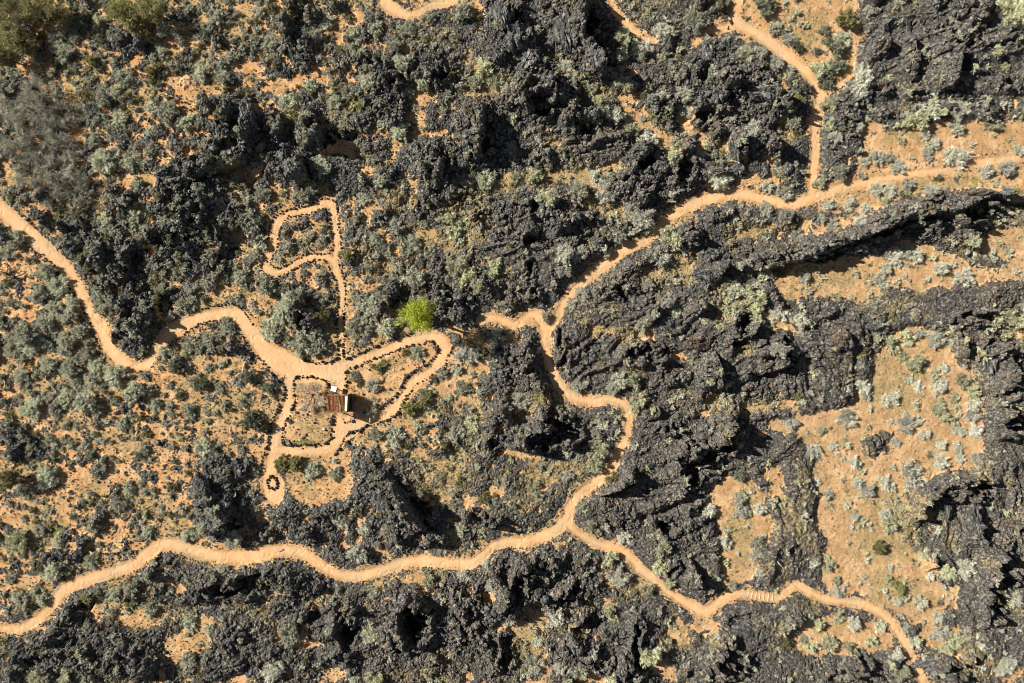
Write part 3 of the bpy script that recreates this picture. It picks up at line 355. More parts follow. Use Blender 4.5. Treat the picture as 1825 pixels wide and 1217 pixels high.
def ground_mat():
    m, t, b = mat("ground surface"); N = NT(t)
    co = N.n("ShaderNodeTexCoord").outputs['Object']
    z1 = N.n("ShaderNodeVertexColor", layer_name="zone"); z2 = N.n("ShaderNodeVertexColor", layer_name="wear")
    s1 = N.n("ShaderNodeSeparateColor"); s2 = N.n("ShaderNodeSeparateColor"); N.lk(z1.outputs[0], s1.inputs[0]); N.lk(z2.outputs[0], s2.inputs[0])
    so, gr, br = s1.outputs; pa, gn, sl = s2.outputs
    n_b = N.noise(co, .22, 5); n_m = N.noise(co, .55, 5); n_f = N.noise(co, 3.2, 5, .7); n_x = N.noise(co, 11, 3, .7)
    # lava
    cool = N.ramp(n_f, [(.34, (.016, .018, .018)), (.5, (.050, .055, .052)), (.67, (.24, .25, .23))])
    warm = N.ramp(n_f, [(.34, (.018, .017, .017)), (.5, (.054, .051, .048)), (.67, (.25, .235, .215))])
    lava = N.mix(br, cool, warm)
    lava = N.mix(N.math('MULTIPLY', N.g(n_b, .52, .66), .4), lava, N.ramp(n_f, [(.33, (.028, .022, .018)), (.5, (.078, .062, .050)), (.67, (.26, .215, .175))]))
    lava = N.mix(N.math('MULTIPLY', N.g(n_m, .52, .72), .5), lava, (.115, .115, .088))         # lichen and dust
    lava = N.mix(N.math('MULTIPLY', N.g(N.math('ADD', n_x, N.math('MULTIPLY', gr, .12)), .56, .70), .6), lava, (.34, .25, .155))
    # soil
    soilc = N.ramp(n_m, [(.3, (.43, .21, .08)), (.5, (.57, .32, .145)), (.7, (.72, .48, .26))])
    tan = N.ramp(n_m, [(.3, (.34, .215, .105)), (.5, (.46, .295, .15)), (.7, (.62, .43, .25))])
    soilc = N.mix(br, soilc, tan)
    soilc = N.mix(N.math('MULTIPLY', N.g(n_x, .50, .64), .7), soilc, (.22, .125, .06))
    soilc = N.mix(N.math('MULTIPLY', N.g(n_f, .56, .70), .65), soilc, (.80, .55, .32))
    grs = N.ramp(n_f, [(.3, (.13, .105, .045)), (.5, (.27, .215, .10)), (.7, (.46, .37, .20))])
    edge = N.g(N.math('ADD', so, N.math('MULTIPLY', N.math('SUBTRACT', n_x, .5), 1.1)), .36, .60)
    c = N.mix(edge, lava, soilc)
    c = N.mix(N.math('MULTIPLY', N.g(N.math('ADD', gr, N.math('MULTIPLY', N.math('SUBTRACT', n_f, .5), 1.6)), .35, .75), .62), c, grs)
    c = N.mix(N.math('MULTIPLY', gn, .85), c, N.ramp(n_f, [(.35, (.05, .06, .012)), (.65, (.17, .19, .04))]))
    # trodden trail
    pth = N.ramp(n_m, [(.3, (.43, .225, .095)), (.5, (.55, .32, .15)), (.72, (.68, .44, .235))])
    pth = N.mix(N.math('MULTIPLY', N.g(N.math('ADD', n_b, N.math('MULTIPLY', N.math('SUBTRACT', n_f, .5), .35)), .47, .60), .8), pth, (.38, .285, .165))
    pth = N.mix(N.math('MULTIPLY', N.g(n_x, .50, .66), .55), pth, (.36, .20, .09))
    pth = N.mix(N.math('MULTIPLY', sl, .38), pth, (.78, .53, .30))
    c = N.mix(pa, c, pth)
    N.lk(c, b.inputs['Base Color']); b.inputs['Roughness'].default_value = .93
    bm = N.n("ShaderNodeBump"); hgt = N.math('ADD', N.math('MULTIPLY', n_x, .6), n_f)
    N.lk(hgt, bm.inputs['Height']); bm.inputs['Distance'].default_value = .14
    st = N.math('SUBTRACT', .75, N.math('MULTIPLY', so, .35)); N.lk(st, bm.inputs['Strength']); N.lk(bm.outputs[0], b.inputs['Normal'])
    return m
M_ground = ground_mat()
def mesh_np(name, verts, faces, mats, smooth=False, mi=None):
    me = bpy.data.meshes.new(name); n = faces.shape[1]
    me.vertices.add(len(verts)); me.vertices.foreach_set('co', np.ascontiguousarray(verts, np.float32).ravel())
    me.loops.add(faces.size); me.loops.foreach_set('vertex_index', np.ascontiguousarray(faces, np.int32).ravel())
    me.polygons.add(len(faces)); me.polygons.foreach_set('loop_start', np.arange(0, faces.size, n, dtype=np.int32))
    me.polygons.foreach_set('use_smooth', np.full(len(faces), smooth))
    for m in mats: me.materials.append(m)
    if mi is not None: me.polygons.foreach_set('material_index', mi.astype(np.int32))
    me.update(calc_edges=True); return me
def link(name, me, parent=None, loc=None, kind=None, label=None, cat=None, group=None):
    o = bpy.data.objects.new(name, me); COL.objects.link(o)
    if parent is not None: o.parent = parent
    if loc is not None: o.location = loc
    for k, v in (('kind', kind), ('label', label), ('category', cat), ('group', group)):
        if v: o[k] = v
    return o
NXg, NYg = len(ax_), len(ay_)
idx = np.arange(NXg*NYg).reshape(NYg, NXg)
quads = np.stack([idx[:-1, :-1], idx[:-1, 1:], idx[1:, 1:], idx[1:, :-1]], -1).reshape(-1, 4)
fpa = (a_pa[:-1, :-1]+a_pa[1:, 1:]+a_pa[1:, :-1]+a_pa[:-1, 1:]).ravel()/4; fso = (a_so[:-1, :-1]+a_so[1:, 1:]+a_so[1:, :-1]+a_so[:-1, 1:]).ravel()/4
V = np.stack([GX.ravel(), GY.ravel(), GZ.ravel()], -1)
zone = np.stack([a_so, a_gr, a_br, np.ones_like(a_so)], -1).reshape(-1, 4); a_ce = samp(sst(0, -7, pathd+med*3), mpx, mpy)
wear = np.stack([a_pa, a_gn, a_ce, np.ones_like(a_so)], -1).reshape(-1, 4)
fc = fpa > .5; fs = (fso > .5) & ~fc
for nm, sel, sm in (("path", fc, True), ("ground", fs, True), ("lava_terrain", ~fc & ~fs, False)):
    q = quads[sel]; u, inv = np.unique(q, return_inverse=True); me = mesh_np(nm, V[u], inv.reshape(-1, 4), [M_ground], sm)
    for an, A in (("zone", zone), ("wear", wear)):
        at = me.color_attributes.new(an, 'FLOAT_COLOR', 'POINT'); at.data.foreach_set('color', A[u].astype(np.float32).ravel())
    link(nm, me, kind='structure')
# ------------------------------------------------------------------ object materials
def simple_mat(name, stops, scale=6., rough=.85, rnd=.25, hue=None, trans=None, bump=0):
    m, t, b = mat(name); N = NT(t); co = N.n("ShaderNodeTexCoord").outputs['Object']
    oi = N.n("ShaderNodeObjectInfo").outputs['Random']
    c = N.ramp(N.noise(co, scale, 4, .65), [(.3, stops[0]), (.5, stops[1]), (.7, stops[2])])
    k = N.n("ShaderNodeHueSaturation"); N.lk(c, k.inputs['Color']); N.lk(N.math('ADD', 1-rnd, N.math('MULTIPLY', oi, 2*rnd)), k.inputs['Value'])
    N.lk(N.math('ADD', .49, N.math('MULTIPLY', oi, .02)), k.inputs['Hue']); c = k.outputs[0]
    N.lk(c, b.inputs['Base Color']); b.inputs['Roughness'].default_value = rough
    if trans:
        tr = N.n("ShaderNodeBsdfTranslucent"); N.lk(c, tr.inputs[0]); mx = N.n("ShaderNodeMixShader"); mx.inputs[0].default_value = trans
        out = [q for q in t.nodes if q.type == 'OUTPUT_MATERIAL'][0]; N.lk(b.outputs[0], mx.inputs[1]); N.lk(tr.outputs[0], mx.inputs[2]); N.lk(mx.outputs[0], out.inputs[0])
    if bump:
        q = N.n("ShaderNodeBump"); N.lk(N.noise(co, scale*2, 5, .7), q.inputs['Height']); q.inputs['Distance'].default_value = bump; q.inputs['Strength'].default_value = .8; N.lk(q.outputs[0], b.inputs['Normal'])
    return m
M_sage = simple_mat("silver sage leaves", [(.34, .345, .28), (.60, .595, .50), (.82, .81, .71)], 3.5, trans=.3)
M_pale = simple_mat("pale green leaves", [(.30, .305, .19), (.55, .55, .37), (.77, .76, .55)], 3.5, trans=.3)
M_grey = simple_mat("grey green leaves", [(.27, .275, .20), (.54, .55, .42), (.80, .80, .66)], 3.5, trans=.3)
M_dark = simple_mat("dark green leaves", [(.13, .14, .09), (.26, .275, .19), (.42, .44, .32)], 3.5, trans=.3)
M_olive = simple_mat("olive leaves", [(.15, .142, .058), (.29, .275, .12), (.45, .43, .21)], 3.5, trans=.3)
M_tree = simple_mat("fresh green leaves", [(.16, .19, .015), (.38, .43, .045), (.62, .62, .14)], 1.6, trans=.35)
M_twig = simple_mat("grey bark", [(.20, .19, .15), (.40, .39, .31), (.64, .62, .52)], 3.)
M_bark = simple_mat("brown bark", [(.035, .025, .018), (.085, .062, .045), (.15, .115, .085)], 3.)
M_straw = simple_mat("dry grass blades", [(.20, .15, .06), (.36, .28, .13), (.55, .45, .25)], .8)
M_rock = simple_mat("black lava rock", [(.020, .021, .021), (.070, .071, .068), (.30, .295, .27)], 2.5, .9, .2, bump=.05)
M_rockb = simple_mat("weathered brown rock", [(.04, .032, .026), (.12, .092, .070), (.30, .23, .17)], 1.8, .9, .2, bump=.05)
M_stone = simple_mat("edging lava rock", [(.012, .010, .010), (.030, .026, .024), (.085, .075, .068)], 5., .9, .3)
M_wood = simple_mat("red brown stained timber", [(.17, .060, .030), (.33, .125, .062), (.50, .22, .12)], 9., .7, .12)
M_rail = simple_mat("pale pinkish timber", [(.45, .23, .14), (.62, .34, .22), (.75, .46, .31)], 9., .7, .05)  # rail timber, paler and pinker than the slats
M_cream = simple_mat("cream painted board", [(.66, .56, .34), (.78, .69, .45), (.86, .80, .60)], 2., .6, .03)
M_brown = simple_mat("dark brown board", [(.045, .028, .020), (.085, .052, .038), (.14, .095, .07)], 4., .7, .1)
M_white = simple_mat("white painted panel", [(.74, .74, .72), (.82, .82, .80), (.88, .88, .87)], 6., .5, .02)
M_pathlog = simple_mat("sun-bleached log", [(.42, .27, .15), (.58, .40, .24), (.72, .54, .36)], 7., .9, .05)
M_metal = simple_mat("dark metal", [(.04, .04, .04), (.08, .08, .08), (.14, .14, .14)], 8., .5, .05)
# ------------------------------------------------------------------ plant shapes
def unit(v): return v/(np.linalg.norm(v, axis=-1, keepdims=True)+1e-9)
def bush(seed, lobes=9, tips=7, leaves=8, length=.20, width=.085, tall=.75, spread=.30, hollow=.45):
    """leaf clusters on branch tips over a lumpy dome of radius 1"""
    r = np.random.default_rng(seed); ps = []; ds = []
    for i in range(lobes):
        a = r.uniform(0, 2*math.pi); q = math.sqrt(r.uniform(.0, 1)); rad = r.uniform(.62, 1.05)
        c = np.array([math.cos(a)*q*rad, math.sin(a)*q*rad, tall*(1.05-.75*q*q)*r.uniform(.75, 1.1)])
        for k in range(tips):
            p = c+r.normal(0, spread*.55, 3)*np.array([1, 1, .6]); p[2] = max(.04, p[2]); ps.append(p)
            for z in np.linspace(.35, .85, 2): ps.append(p*z+r.normal(0, .05, 3)*(1, 1, .5))
    ps = np.array(ps); P = np.repeat(ps, leaves, 0)
    out = unit(P*np.array([1, 1, .9])+np.array([0, 0, .25]))
    D = unit(out+r.normal(0, .75, P.shape)); B = P+r.normal(0, .045, P.shape); B[:, 2] = np.maximum(B[:, 2], .02)
    Wd = unit(np.cross(D, r.normal(0, .55, P.shape)+np.array([-.45, 0, .8]))); L = length*r.uniform(.6, 1.3, (len(P), 1)); w_ = width*r.uniform(.6, 1.3, (len(P), 1))
    v = np.stack([B-Wd*w_*.5, B+Wd*w_*.5, B+D*L], 1).reshape(-1, 3); f = np.arange(len(v)).reshape(-1, 3)
    return v, f
def tubes(segs, sides=4):
    vs = []; fs = []; n = 0
    for p, q, r0, r1 in segs:
        d = unit(q-p); a = unit(np.cross(d, [.3, .9, .31])); b = np.cross(d, a)
        for c, r_ in ((p, r0), (q, r1)):
            for k in range(sides):
                t = 2*math.pi*k/sides; vs.append(c+(a*math.cos(t)+b*math.sin(t))*r_)
        for k in range(sides): fs.append((n+k, n+(k+1) % sides, n+sides+(k+1) % sides, n+sides+k))
        n += 2*sides
    return np.array(vs), np.array(fs)
def stems(seed, n=14, R=.8, h=.55, r0=.03):
    r = np.random.default_rng(seed); s = []
    for i in range(n):
        a = r.uniform(0, 6.28); q = r.uniform(.3, 1)*R; p = np.zeros(3); m = np.array([math.cos(a)*q*.5, math.sin(a)*q*.5, h*.6]); e = np.array([math.cos(a+.2)*q, math.sin(a+.2)*q, h*r.uniform(.7, 1.1)])
        s += [(p, m, r0, r0*.7), (m, e, r0*.7, r0*.3)]
    return tubes(s, 3)
def grow(r, p, d, L, rad, depth, out, splits=(4, 5), bend=.5, lift=.12):
    m = p+d*L*.5+r.normal(0, .05*L, 3); e = m+unit(d+r.normal(0, .2, 3))*L*.5
    out.append((p, m, rad, rad*.85)); out.append((m, e, rad*.85, rad*.65))
    if depth == 0: return
    for k in range(r.integers(*splits)):
        nd = unit(d+r.normal(0, bend, 3)+np.array([0, 0, lift])); nd[2] = abs(nd[2])*.8; st = m+(e-m)*r.uniform(0, 1) if k else e
        grow(r, st, unit(nd), L*r.uniform(.55, .85), rad*.55, depth-1, out, splits, bend, lift)
# ------------------------------------------------------------------ rocks
def ico(sub):
    import bmesh
    bm = bmesh.new(); bmesh.ops.create_icosphere(bm, subdivisions=sub, radius=1.0)
    v = np.array([q.co[:] for q in bm.verts]); f = np.array([[l.index for l in q.verts] for q in bm.faces]); bm.free(); return v, f
def rock(seed, sub=1, jag=.28):
    r = np.random.default_rng(seed); v, f = ico(sub); n = 6 if sub < 3 else 16
    pl = unit(r.normal(0, 1, (n, 3))); off = r.uniform(.62, .95, n); v = v*1.0
    for k in range(n):                     # chop flat faces off the lump
        e = v@pl[k]-off[k]; v = v-np.outer(np.maximum(e, 0), pl[k])
    if sub >= 3:
        nz = fbm(v[:, 0]*2.2+v[:, 2]*1.3+seed, v[:, 1]*2.2-v[:, 2]*1.1, seed, 4); nz2 = fbm(v[:, 0]*8+v[:, 2]*5, v[:, 1]*8-v[:, 2]*6+seed, seed+3, 2)
        cx_ = np.sin(v[:, 0]*5+seed)+np.sin(v[:, 1]*6-v[:, 2]*4+seed*2); f1_, f2_, id_ = worley(v[:, 0]*1.9+v[:, 2]*.8+seed, v[:, 1]*1.9-v[:, 2]*.9, seed+9)
        v = v*(1+.30*nz+.12*nz2+.30*(id_-.5)-.28*sst(.12, 0, f2_-f1_))[:, None]
    else: v = v*(1+r.uniform(-jag, jag, (len(v), 1))*.6)
    return v, f
ROCKV = [rock(400+i, 1) for i in range(6)]+[(ico(0+1)[0]*1.0, ico(1)[1])][:0]
LOW = []
for i in range(8):
    r_ = np.random.default_rng(900+i); v, f = ico(1) if False else (None, None)
    g = (1+5**.5)/2; v = np.array([(-1, g, 0), (1, g, 0), (-1, -g, 0), (1, -g, 0), (0, -1, g), (0, 1, g), (0, -1, -g), (0, 1, -g), (g, 0, -1), (g, 0, 1), (-g, 0, -1), (-g, 0, 1)])/math.hypot(1, g)
    f = np.array([(0, 11, 5), (0, 5, 1), (0, 1, 7), (0, 7, 10), (0, 10, 11), (1, 5, 9), (5, 11, 4), (11, 10, 2), (10, 7, 6), (7, 1, 8), (3, 9, 4), (3, 4, 2), (3, 2, 6), (3, 6, 8), (3, 8, 9), (4, 9, 5), (2, 4, 11), (6, 2, 10), (8, 6, 7), (9, 8, 1)])
    LOW.append((v*r_.uniform(.6, 1.25, (12, 1)), f))
def scatter(name, pts, sizes, shapes, mats, seed, squash=(.55, .9), sink=.25, mi=None, **tags):
    """pts: n x 3 ground points; one mesh of many copies"""
    r = np.random.default_rng(seed); vs = []; fs = []; ms = []; base = 0
    which = r.integers(0, len(shapes), len(pts)); mi = np.zeros(len(pts), int) if mi is None else mi
    for k, (v, f) in enumerate(shapes):
        s = np.where(which == k)[0]
        if not len(s): continue
        a = r.uniform(0, 6.283, len(s)); ca = np.cos(a)[:, None]; sa = np.sin(a)[:, None]; sz = sizes[s][:, None]
        st = r.uniform(.75, 1.3, (len(s), 1)); sq = r.uniform(squash[0], squash[1], (len(s), 1))
        X = (v[None, :, 0]*ca-v[None, :, 1]*sa*st)*sz; Y = (v[None, :, 0]*sa+v[None, :, 1]*ca*st)*sz; Z = v[None, :, 2]*sz*sq
        P = np.stack([X+pts[s, 0:1], Y+pts[s, 1:2], Z+pts[s, 2:3]+sz*sink], -1)
        n = v.shape[0]; F = f[None]+(np.arange(len(s))*n)[:, None, None]+base; base += len(s)*n
        vs.append(P.reshape(-1, 3)); fs.append(F.reshape(-1, f.shape[1])); ms.append(np.repeat(mi[s], len(f)))
    me = mesh_np(name, np.concatenate(vs), np.concatenate(fs), mats, False, np.concatenate(ms)); return link(name, me, **tags)
def pick(n, weight, seed, margin=80):
    """random survey points with probability given by a raster"""
    r = np.random.default_rng(seed); out = []; tot = 0
    while tot < n:
        x = r.uniform(-margin, PW+margin, n*2); y = r.uniform(-margin, PH+margin, n*2); w_ = samp(weight, x, y); k = r.uniform(0, 1, n*2) < w_
        out.append(np.stack([x[k], y[k]], 1)); tot += k.sum()
        if tot == 0: break
    return np.concatenate(out)[:n]
def ground_pts(p):
    Z = np.zeros(len(p)); 
    for _ in range(3): X, Y = from_map(p[:, 0], p[:, 1], Z); Z = zat(X, Y)
    return np.stack([X, Y, Z], 1)
clear = sst(2, 7, pathd)          # nothing loose lies on the trails
border = np.clip(1-np.abs(soilraw-.40)/.35, 0, 1)
leftish = sst(1000, 500, gx)
# loose lava rubble
W1 = (1-soil)*(.35+.65*clump)*(1-.8*slab)*clear*(1-.5*grass)*(1+.3*black)
p = pick(52000, np.clip(W1, 0, 1), 31); q = ground_pts(p)
scatter("lava_rubble", q, rng.uniform(.05, .12, len(q))*(1+.8*samp(clump, p[:, 0], p[:, 1]))*(1+1.1*(rng.random(len(q)) < .07)), LOW, [M_rock, M_rockb], 32, mi=(rng.random(len(q)) < .12+.25*samp(brown, p[:, 0], p[:, 1])).astype(int), kind='stuff', label='loose black and grey lava rubble lying over the lava field', cat='rubble')
W2 = np.clip((border*.9+.10*leftish+.35*leftish*soil)*clear*sst(-.5, .2, gap+.3*fine), 0, 1)*(1-path)
p = pick(26000, W2, 33); q = ground_pts(p)
scatter("scattered_stones", q, rng.uniform(.05, .13, len(q))*(1+.9*(rng.random(len(q)) < .08)), LOW, [M_rock, M_rockb], 34, mi=(rng.random(len(q)) < .35*samp(brown, p[:, 0], p[:, 1])).astype(int), kind='stuff', label='dark stones strewn over the orange soil and along its edges', cat='stones')
W3 = np.clip(soil*(1-path)*(.55+.6*fine)*(1-leftish*.5), 0, 1)
p = pick(34000, W3, 35); q = ground_pts(p)
scatter("soil_pebbles", q, rng.uniform(.03, .065, len(q))*(1+1.0*(rng.random(len(q)) < .08)), LOW[:4], [M_rockb, M_straw], 36, mi=(rng.random(len(q)) < .38).astype(int), kind='stuff', label='small brown pebbles and crumbs on the bare soil', cat='pebbles')
# edging pebbles along the rough trails
W4 = np.clip(1-np.abs(pathd-5)/4, 0, 1)*(1-sst(.3, .8, poly)*.7)
W4 *= 1-.8*((gx > 455) & (gx < 820) & (gy > 345) & (gy < 900))
p = pick(4200, W4, 37); q = ground_pts(p)
scatter("trailside_stones", q, rng.uniform(.05, .12, len(q)), LOW, [M_rock, M_stone], 38, mi=(rng.random(len(q)) < .5).astype(int), kind='stuff', label='small dark stones lying along both edges of the trails', cat='stones')
# dry grass
def tuft(seed):
    r = np.random.default_rng(seed); n = 12; a = r.uniform(0, 6.28, n); lean = r.uniform(.3, 1, n); b = np.stack([np.cos(a), np.sin(a)], 1)
    v = [];
    for i in range(n):
        o = np.array([b[i, 0], b[i, 1], 0])*.15; t = np.array([b[i, 0]*lean[i], b[i, 1]*lean[i], r.uniform(.4, .9)]); s = np.array([-b[i, 1], b[i, 0], 0])*.13
        v += [o-s, o+s, t]
    return np.array(v), np.arange(3*n).reshape(-1, 3)
W5 = np.clip((grass*.8+border*.12*leftish+.10*soil)*clear, 0, 1)
p = pick(20000, W5, 39); q = ground_pts(p)
scatter("dry_grass", q, rng.uniform(.08, .22, len(q)), [tuft(i) for i in range(5)], [M_straw, M_olive], 40, sink=0, mi=(rng.random(len(q)) < .4).astype(int), kind='stuff', label='tufts of dry straw-coloured grass among lava and soil', cat='grass')
# low scrub
SMALL = [bush(500+i, 7, 4, 8, .34, .13, .7, .4) for i in range(6)]
garden = sst(.3, .6, poly)*(gx > 480)*(gx < 860)*(gy > 590)*(gy < 900)
treeshade = blobs([(835, 598, 50, 18, 18)])
W1 *= 1-treeshade*.8
W6 = (1-.9*garden)*(1-.8*treeshade)*np.clip((1-.35*black)*veg*sst(-.35, .30, gap+.45*med-.25+.5*veg)*(1-.75*soil)*sst(7, 14, pathd)*(1-.5*slab), 0, 1)**1.1
p = pick(4300, W6, 41); q = ground_pts(p); br_ = samp(brown, p[:, 0], p[:, 1]); rr = rng.random(len(p))
mi = np.where(rr < .18+.45*br_, 0, np.where(rr < .5*br_+.28, 3, np.where(rr < .88, 1, 2)))
scatter("low_scrub", q, rng.uniform(.22, .55, len(q))*(.75+.35*(1-br_)), SMALL, [M_sage, M_grey, M_dark, M_olive], 42, sink=0, squash=(.7, 1.1), mi=mi, kind='stuff', label='low grey-green scrub spreading over the lava and soil', cat='scrub')
p = pick(1700, (1-.9*garden)*(1-.8*treeshade)*np.clip((1-veg)*(1-soil*.3)*clear*(1-path)*(.25+.75*grass), 0, 1), 43); q = ground_pts(p)
scatter("small_sage_tufts", q, rng.uniform(.15, .50, len(q)), SMALL, [M_sage, M_pale, M_grey], 44, sink=0, squash=(.7, 1.1), mi=rng.integers(0, 3, len(q)), kind='stuff', label='scattered small silvery tufts growing between the lava rocks', cat='scrub')
# ------------------------------------------------------------------ landmarks used to tell things apart
LM = [((600, 715), "the slatted pergola"), ((750, 565), "the bright green tree"), ((485, 862), "the small stone ring"), ((690, 660), "the triangular garden bed"), ((548, 770), "the square garden bed"),
 ((540, 425), "the closed loop trail"), ((609, 560), "the straight spur trail"), ((972, 589), "the central trail fork"), ((1009, 925), "the lower trail fork"), ((1449, 350), "the upper right trail junction"),
 ((1457, 157), "the kink in the top right trail"), ((1355, 1062), "the log steps"), ((740, 1106), "the big black pit"), ((1500, 440), "the long black scarp"), ((1540, 950), "the big bare soil basin"), ((1640, 780), "the widest part of the soil basin"),
 ((225, 652), "the lowest bend of the left trail"), ((70, 250), "the leafless grey thicket"), ((45, 40), "the olive trees in the top left corner"), ((905, 640), "the smooth lava dome by the fork"), ((1115, 735), "the tight bend of the right-hand trail"),
 ((1320, 930), "the narrow soil pocket"), ((25, 1118), "the lower trail at the left edge"), ((600, 1020), "the dip of the lower trail"), ((1640, 1190), "the trail at the bottom right"), ((1176, 208), "the small green grass patch"), ((20, 385), "the left trail at the photo edge"),
 ((420, 880), "the jagged blue-black outcrop"), ((290, 972), "the crest of the lower trail"), ((481, 214), "the flat-topped brown boulder"), ((1440, 40), "the soil wedge at the top"), ((1772, 1045), "the black gully at lower right"), ((243, 175), "the thin strip of soil at upper left"),
 ((740, 20), "the trail bend at the top edge"), ((1140, 65), "the short trail stub at the top"), ((1740, 260), "the soil flat at the right edge"), ((1490, 1120), "the lowest soil pocket"), ((1625, 600), "the top of the soil basin"), ((1600, 490), "the soil strip below the scarp"),
 ((1066, 479), "the slanting upper trail"), ((1250, 358), "the arch of the upper trail"), ((400, 560), "the arched path left of the junction"), ((865, 990), "the step in the lower trail"), ((1150, 1020), "the lower right branch trail"), ((1395, 577), "the stony soil patch"), ((870, 150), "the dry grass shelf at top centre"), ((960, 330), "the grassy hollow in mid lava"), ((820, 460), "the pale shrub cluster in mid lava"), ((334, 1145), "the pebbly clearing at bottom left"), ((60, 700), "the scrubby slope at left"), ((300, 740), "the stony soil left of the pergola"), ((1760, 590), "the twin lava ridges at right"), ((1810, 800), "the lava at the right edge"), ((790, 860), "the grassy basin above the lower trail")]
ORD = ["nearest", "second nearest", "third nearest", "fourth nearest", "fifth nearest", "sixth nearest", "seventh nearest", "eighth nearest", "ninth nearest", "tenth nearest", "eleventh nearest", "twelfth nearest"]
def side_of(dx, dy):
    if abs(dx) > 1.2*abs(dy): return "right of" if dx > 0 else "left of"
    return "below" if dy > 0 else "above"
def relate(items):                # items: (x, y, r, noun); gives every one its own phrase
    keys = {}; res = [None]*len(items)
    for i, (x, y, r, noun) in enumerate(items):
        d, l = min((math.hypot(x-a[0], y-a[1]), k) for k, (a, _) in enumerate(LM)); a, nm = LM[l]
        keys.setdefault((noun, l, side_of(x-a[0], y-a[1])), []).append((d, i))
    for (noun, l, sd_), v in keys.items():
        v.sort()
        for k, (d, i) in enumerate(v):
            o = "" if len(v) == 1 else " "+ORD[min(k, 11)]+" of those"
            res[i] = f"{ORD[min(k, 11)]} {noun} {sd_} {LM[l][1]}" if len(v) > 1 else f"{noun} {sd_} {LM[l][1]}"
    return res
# ------------------------------------------------------------------ individual shrubs
KIND = {'s': ('silver_sagebrush', 'silver-white sagebrush', 'sagebrush', M_sage, 'silver sagebrush on lava and soil'), 'p': ('pale_shrub', 'pale yellow-green shrub', 'shrub', M_pale, 'pale green shrubs among the lava'),
        'g': ('grey_shrub', 'grey-green shrub', 'shrub', M_grey, 'grey-green shrubs of the scrubland'), 'd': ('dark_shrub', 'dark green bushy shrub', 'shrub', M_dark, 'dark shrubs'), 'o': ('olive_shrub', 'olive-green shrub', 'shrub', M_olive, 'olive shrubs')}
items = []
for tok in SH.split():
    x, y, r, k = tok.split(','); items.append((float(x), float(y), float(r), k))
def size_word(r): return "tiny" if r < 8.5 else "small" if r < 11.5 else "medium" if r < 15 else "large" if r < 19 else "very large"
labels = relate([(x, y, r, size_word(r)+" "+KIND[k][1]) for x, y, r, k in items])
VAR = {}
for k in KIND:
    for vv in range(5):
        sp = dict(s=(15, 7, 12, .25, .055, .62, .26), p=(13, 7, 12, .22, .065, .7, .28), g=(15, 8, 12, .20, .06, .62, .26), d=(12, 8, 12, .20, .07, .6, .3), o=(12, 7, 12, .20, .07, .7, .3))[k]
        v, f = bush(1000+vv*7+ord(k), *sp); VAR[k, vv] = mesh_np(KIND[k][0]+"_leaves", v, f, [KIND[k][3]])
        v, f = stems(1300+vv+ord(k)); VAR[k, vv, 's'] = mesh_np(KIND[k][0]+"_stems", v, f, [M_twig])
for i, (x, y, r, k) in enumerate(items):
    for _ in range(6):            # shrubs stand beside the trails, not on them
        pd = float(samp(pathd, np.array([x]), np.array([y]))[0])
        if pd > r*.72: break
        gxd = float(samp(pathd, np.array([x+3.]), np.array([y]))[0]-samp(pathd, np.array([x-3.]), np.array([y]))[0]); gyd = float(samp(pathd, np.array([x]), np.array([y+3.]))[0]-samp(pathd, np.array([x]), np.array([y-3.]))[0]); gl = math.hypot(gxd, gyd)+1e-6
        x += gxd/gl*(r*.72-pd)*.7; y += gyd/gl*(r*.72-pd)*.7
    R = r/S*1.12; X, Y, Z = place(x, y, R*.45); vv = int(rng.integers(0, 5)); name, _, cat, _, grp = KIND[k]
    root = link(name, None, loc=(X, Y, Z-.05), label=labels[i], cat=cat, group=grp)
    root.rotation_euler = (0, 0, rng.uniform(0, 6.28)); root.scale = (R*rng.uniform(.9, 1.1), R*rng.uniform(.9, 1.1), R*rng.uniform(.85, 1.1))
    if r >= 9: link('foliage', VAR[k, vv], root); link('stems', VAR[k, vv, 's'], root)
    else: root.name = 'x'; bpy.data.objects.remove(root); root = link(name, VAR[k, vv], loc=(X, Y, Z-.05), label=labels[i], cat=cat, group=grp); root.scale = (R, R, R*.9); root.rotation_euler = (0, 0, rng.uniform(0, 6.28))
# ------------------------------------------------------------------ boulders
BM = [mesh_np("boulder_shape", *rock(700+i, 5), [M_rock]) for i in range(5)]+[mesh_np("brown_boulder_shape", *rock(760+i, 5), [M_rockb]) for i in range(2)]
bl = relate([(b[0], b[1], 0, b[5]+" lava boulder") for b in BOULDERS])
for i, (x, y, rx, ry, rot, d) in enumerate(BOULDERS):
    hgt = min(rx, ry)/S*.75; X, Y, Z = place(x, y, hgt*.5); brw = 'brown' in d or 'pink' in d
    o = link('lava_boulder', BM[5+i % 2] if brw else BM[i % 5], loc=(X, Y, Z), label=bl[i], cat='boulder', group='lava boulders')
    o.scale = (rx/S*1.12, ry/S*1.12, hgt*1.25); o.rotation_euler = (0, 0, -math.radians(rot))
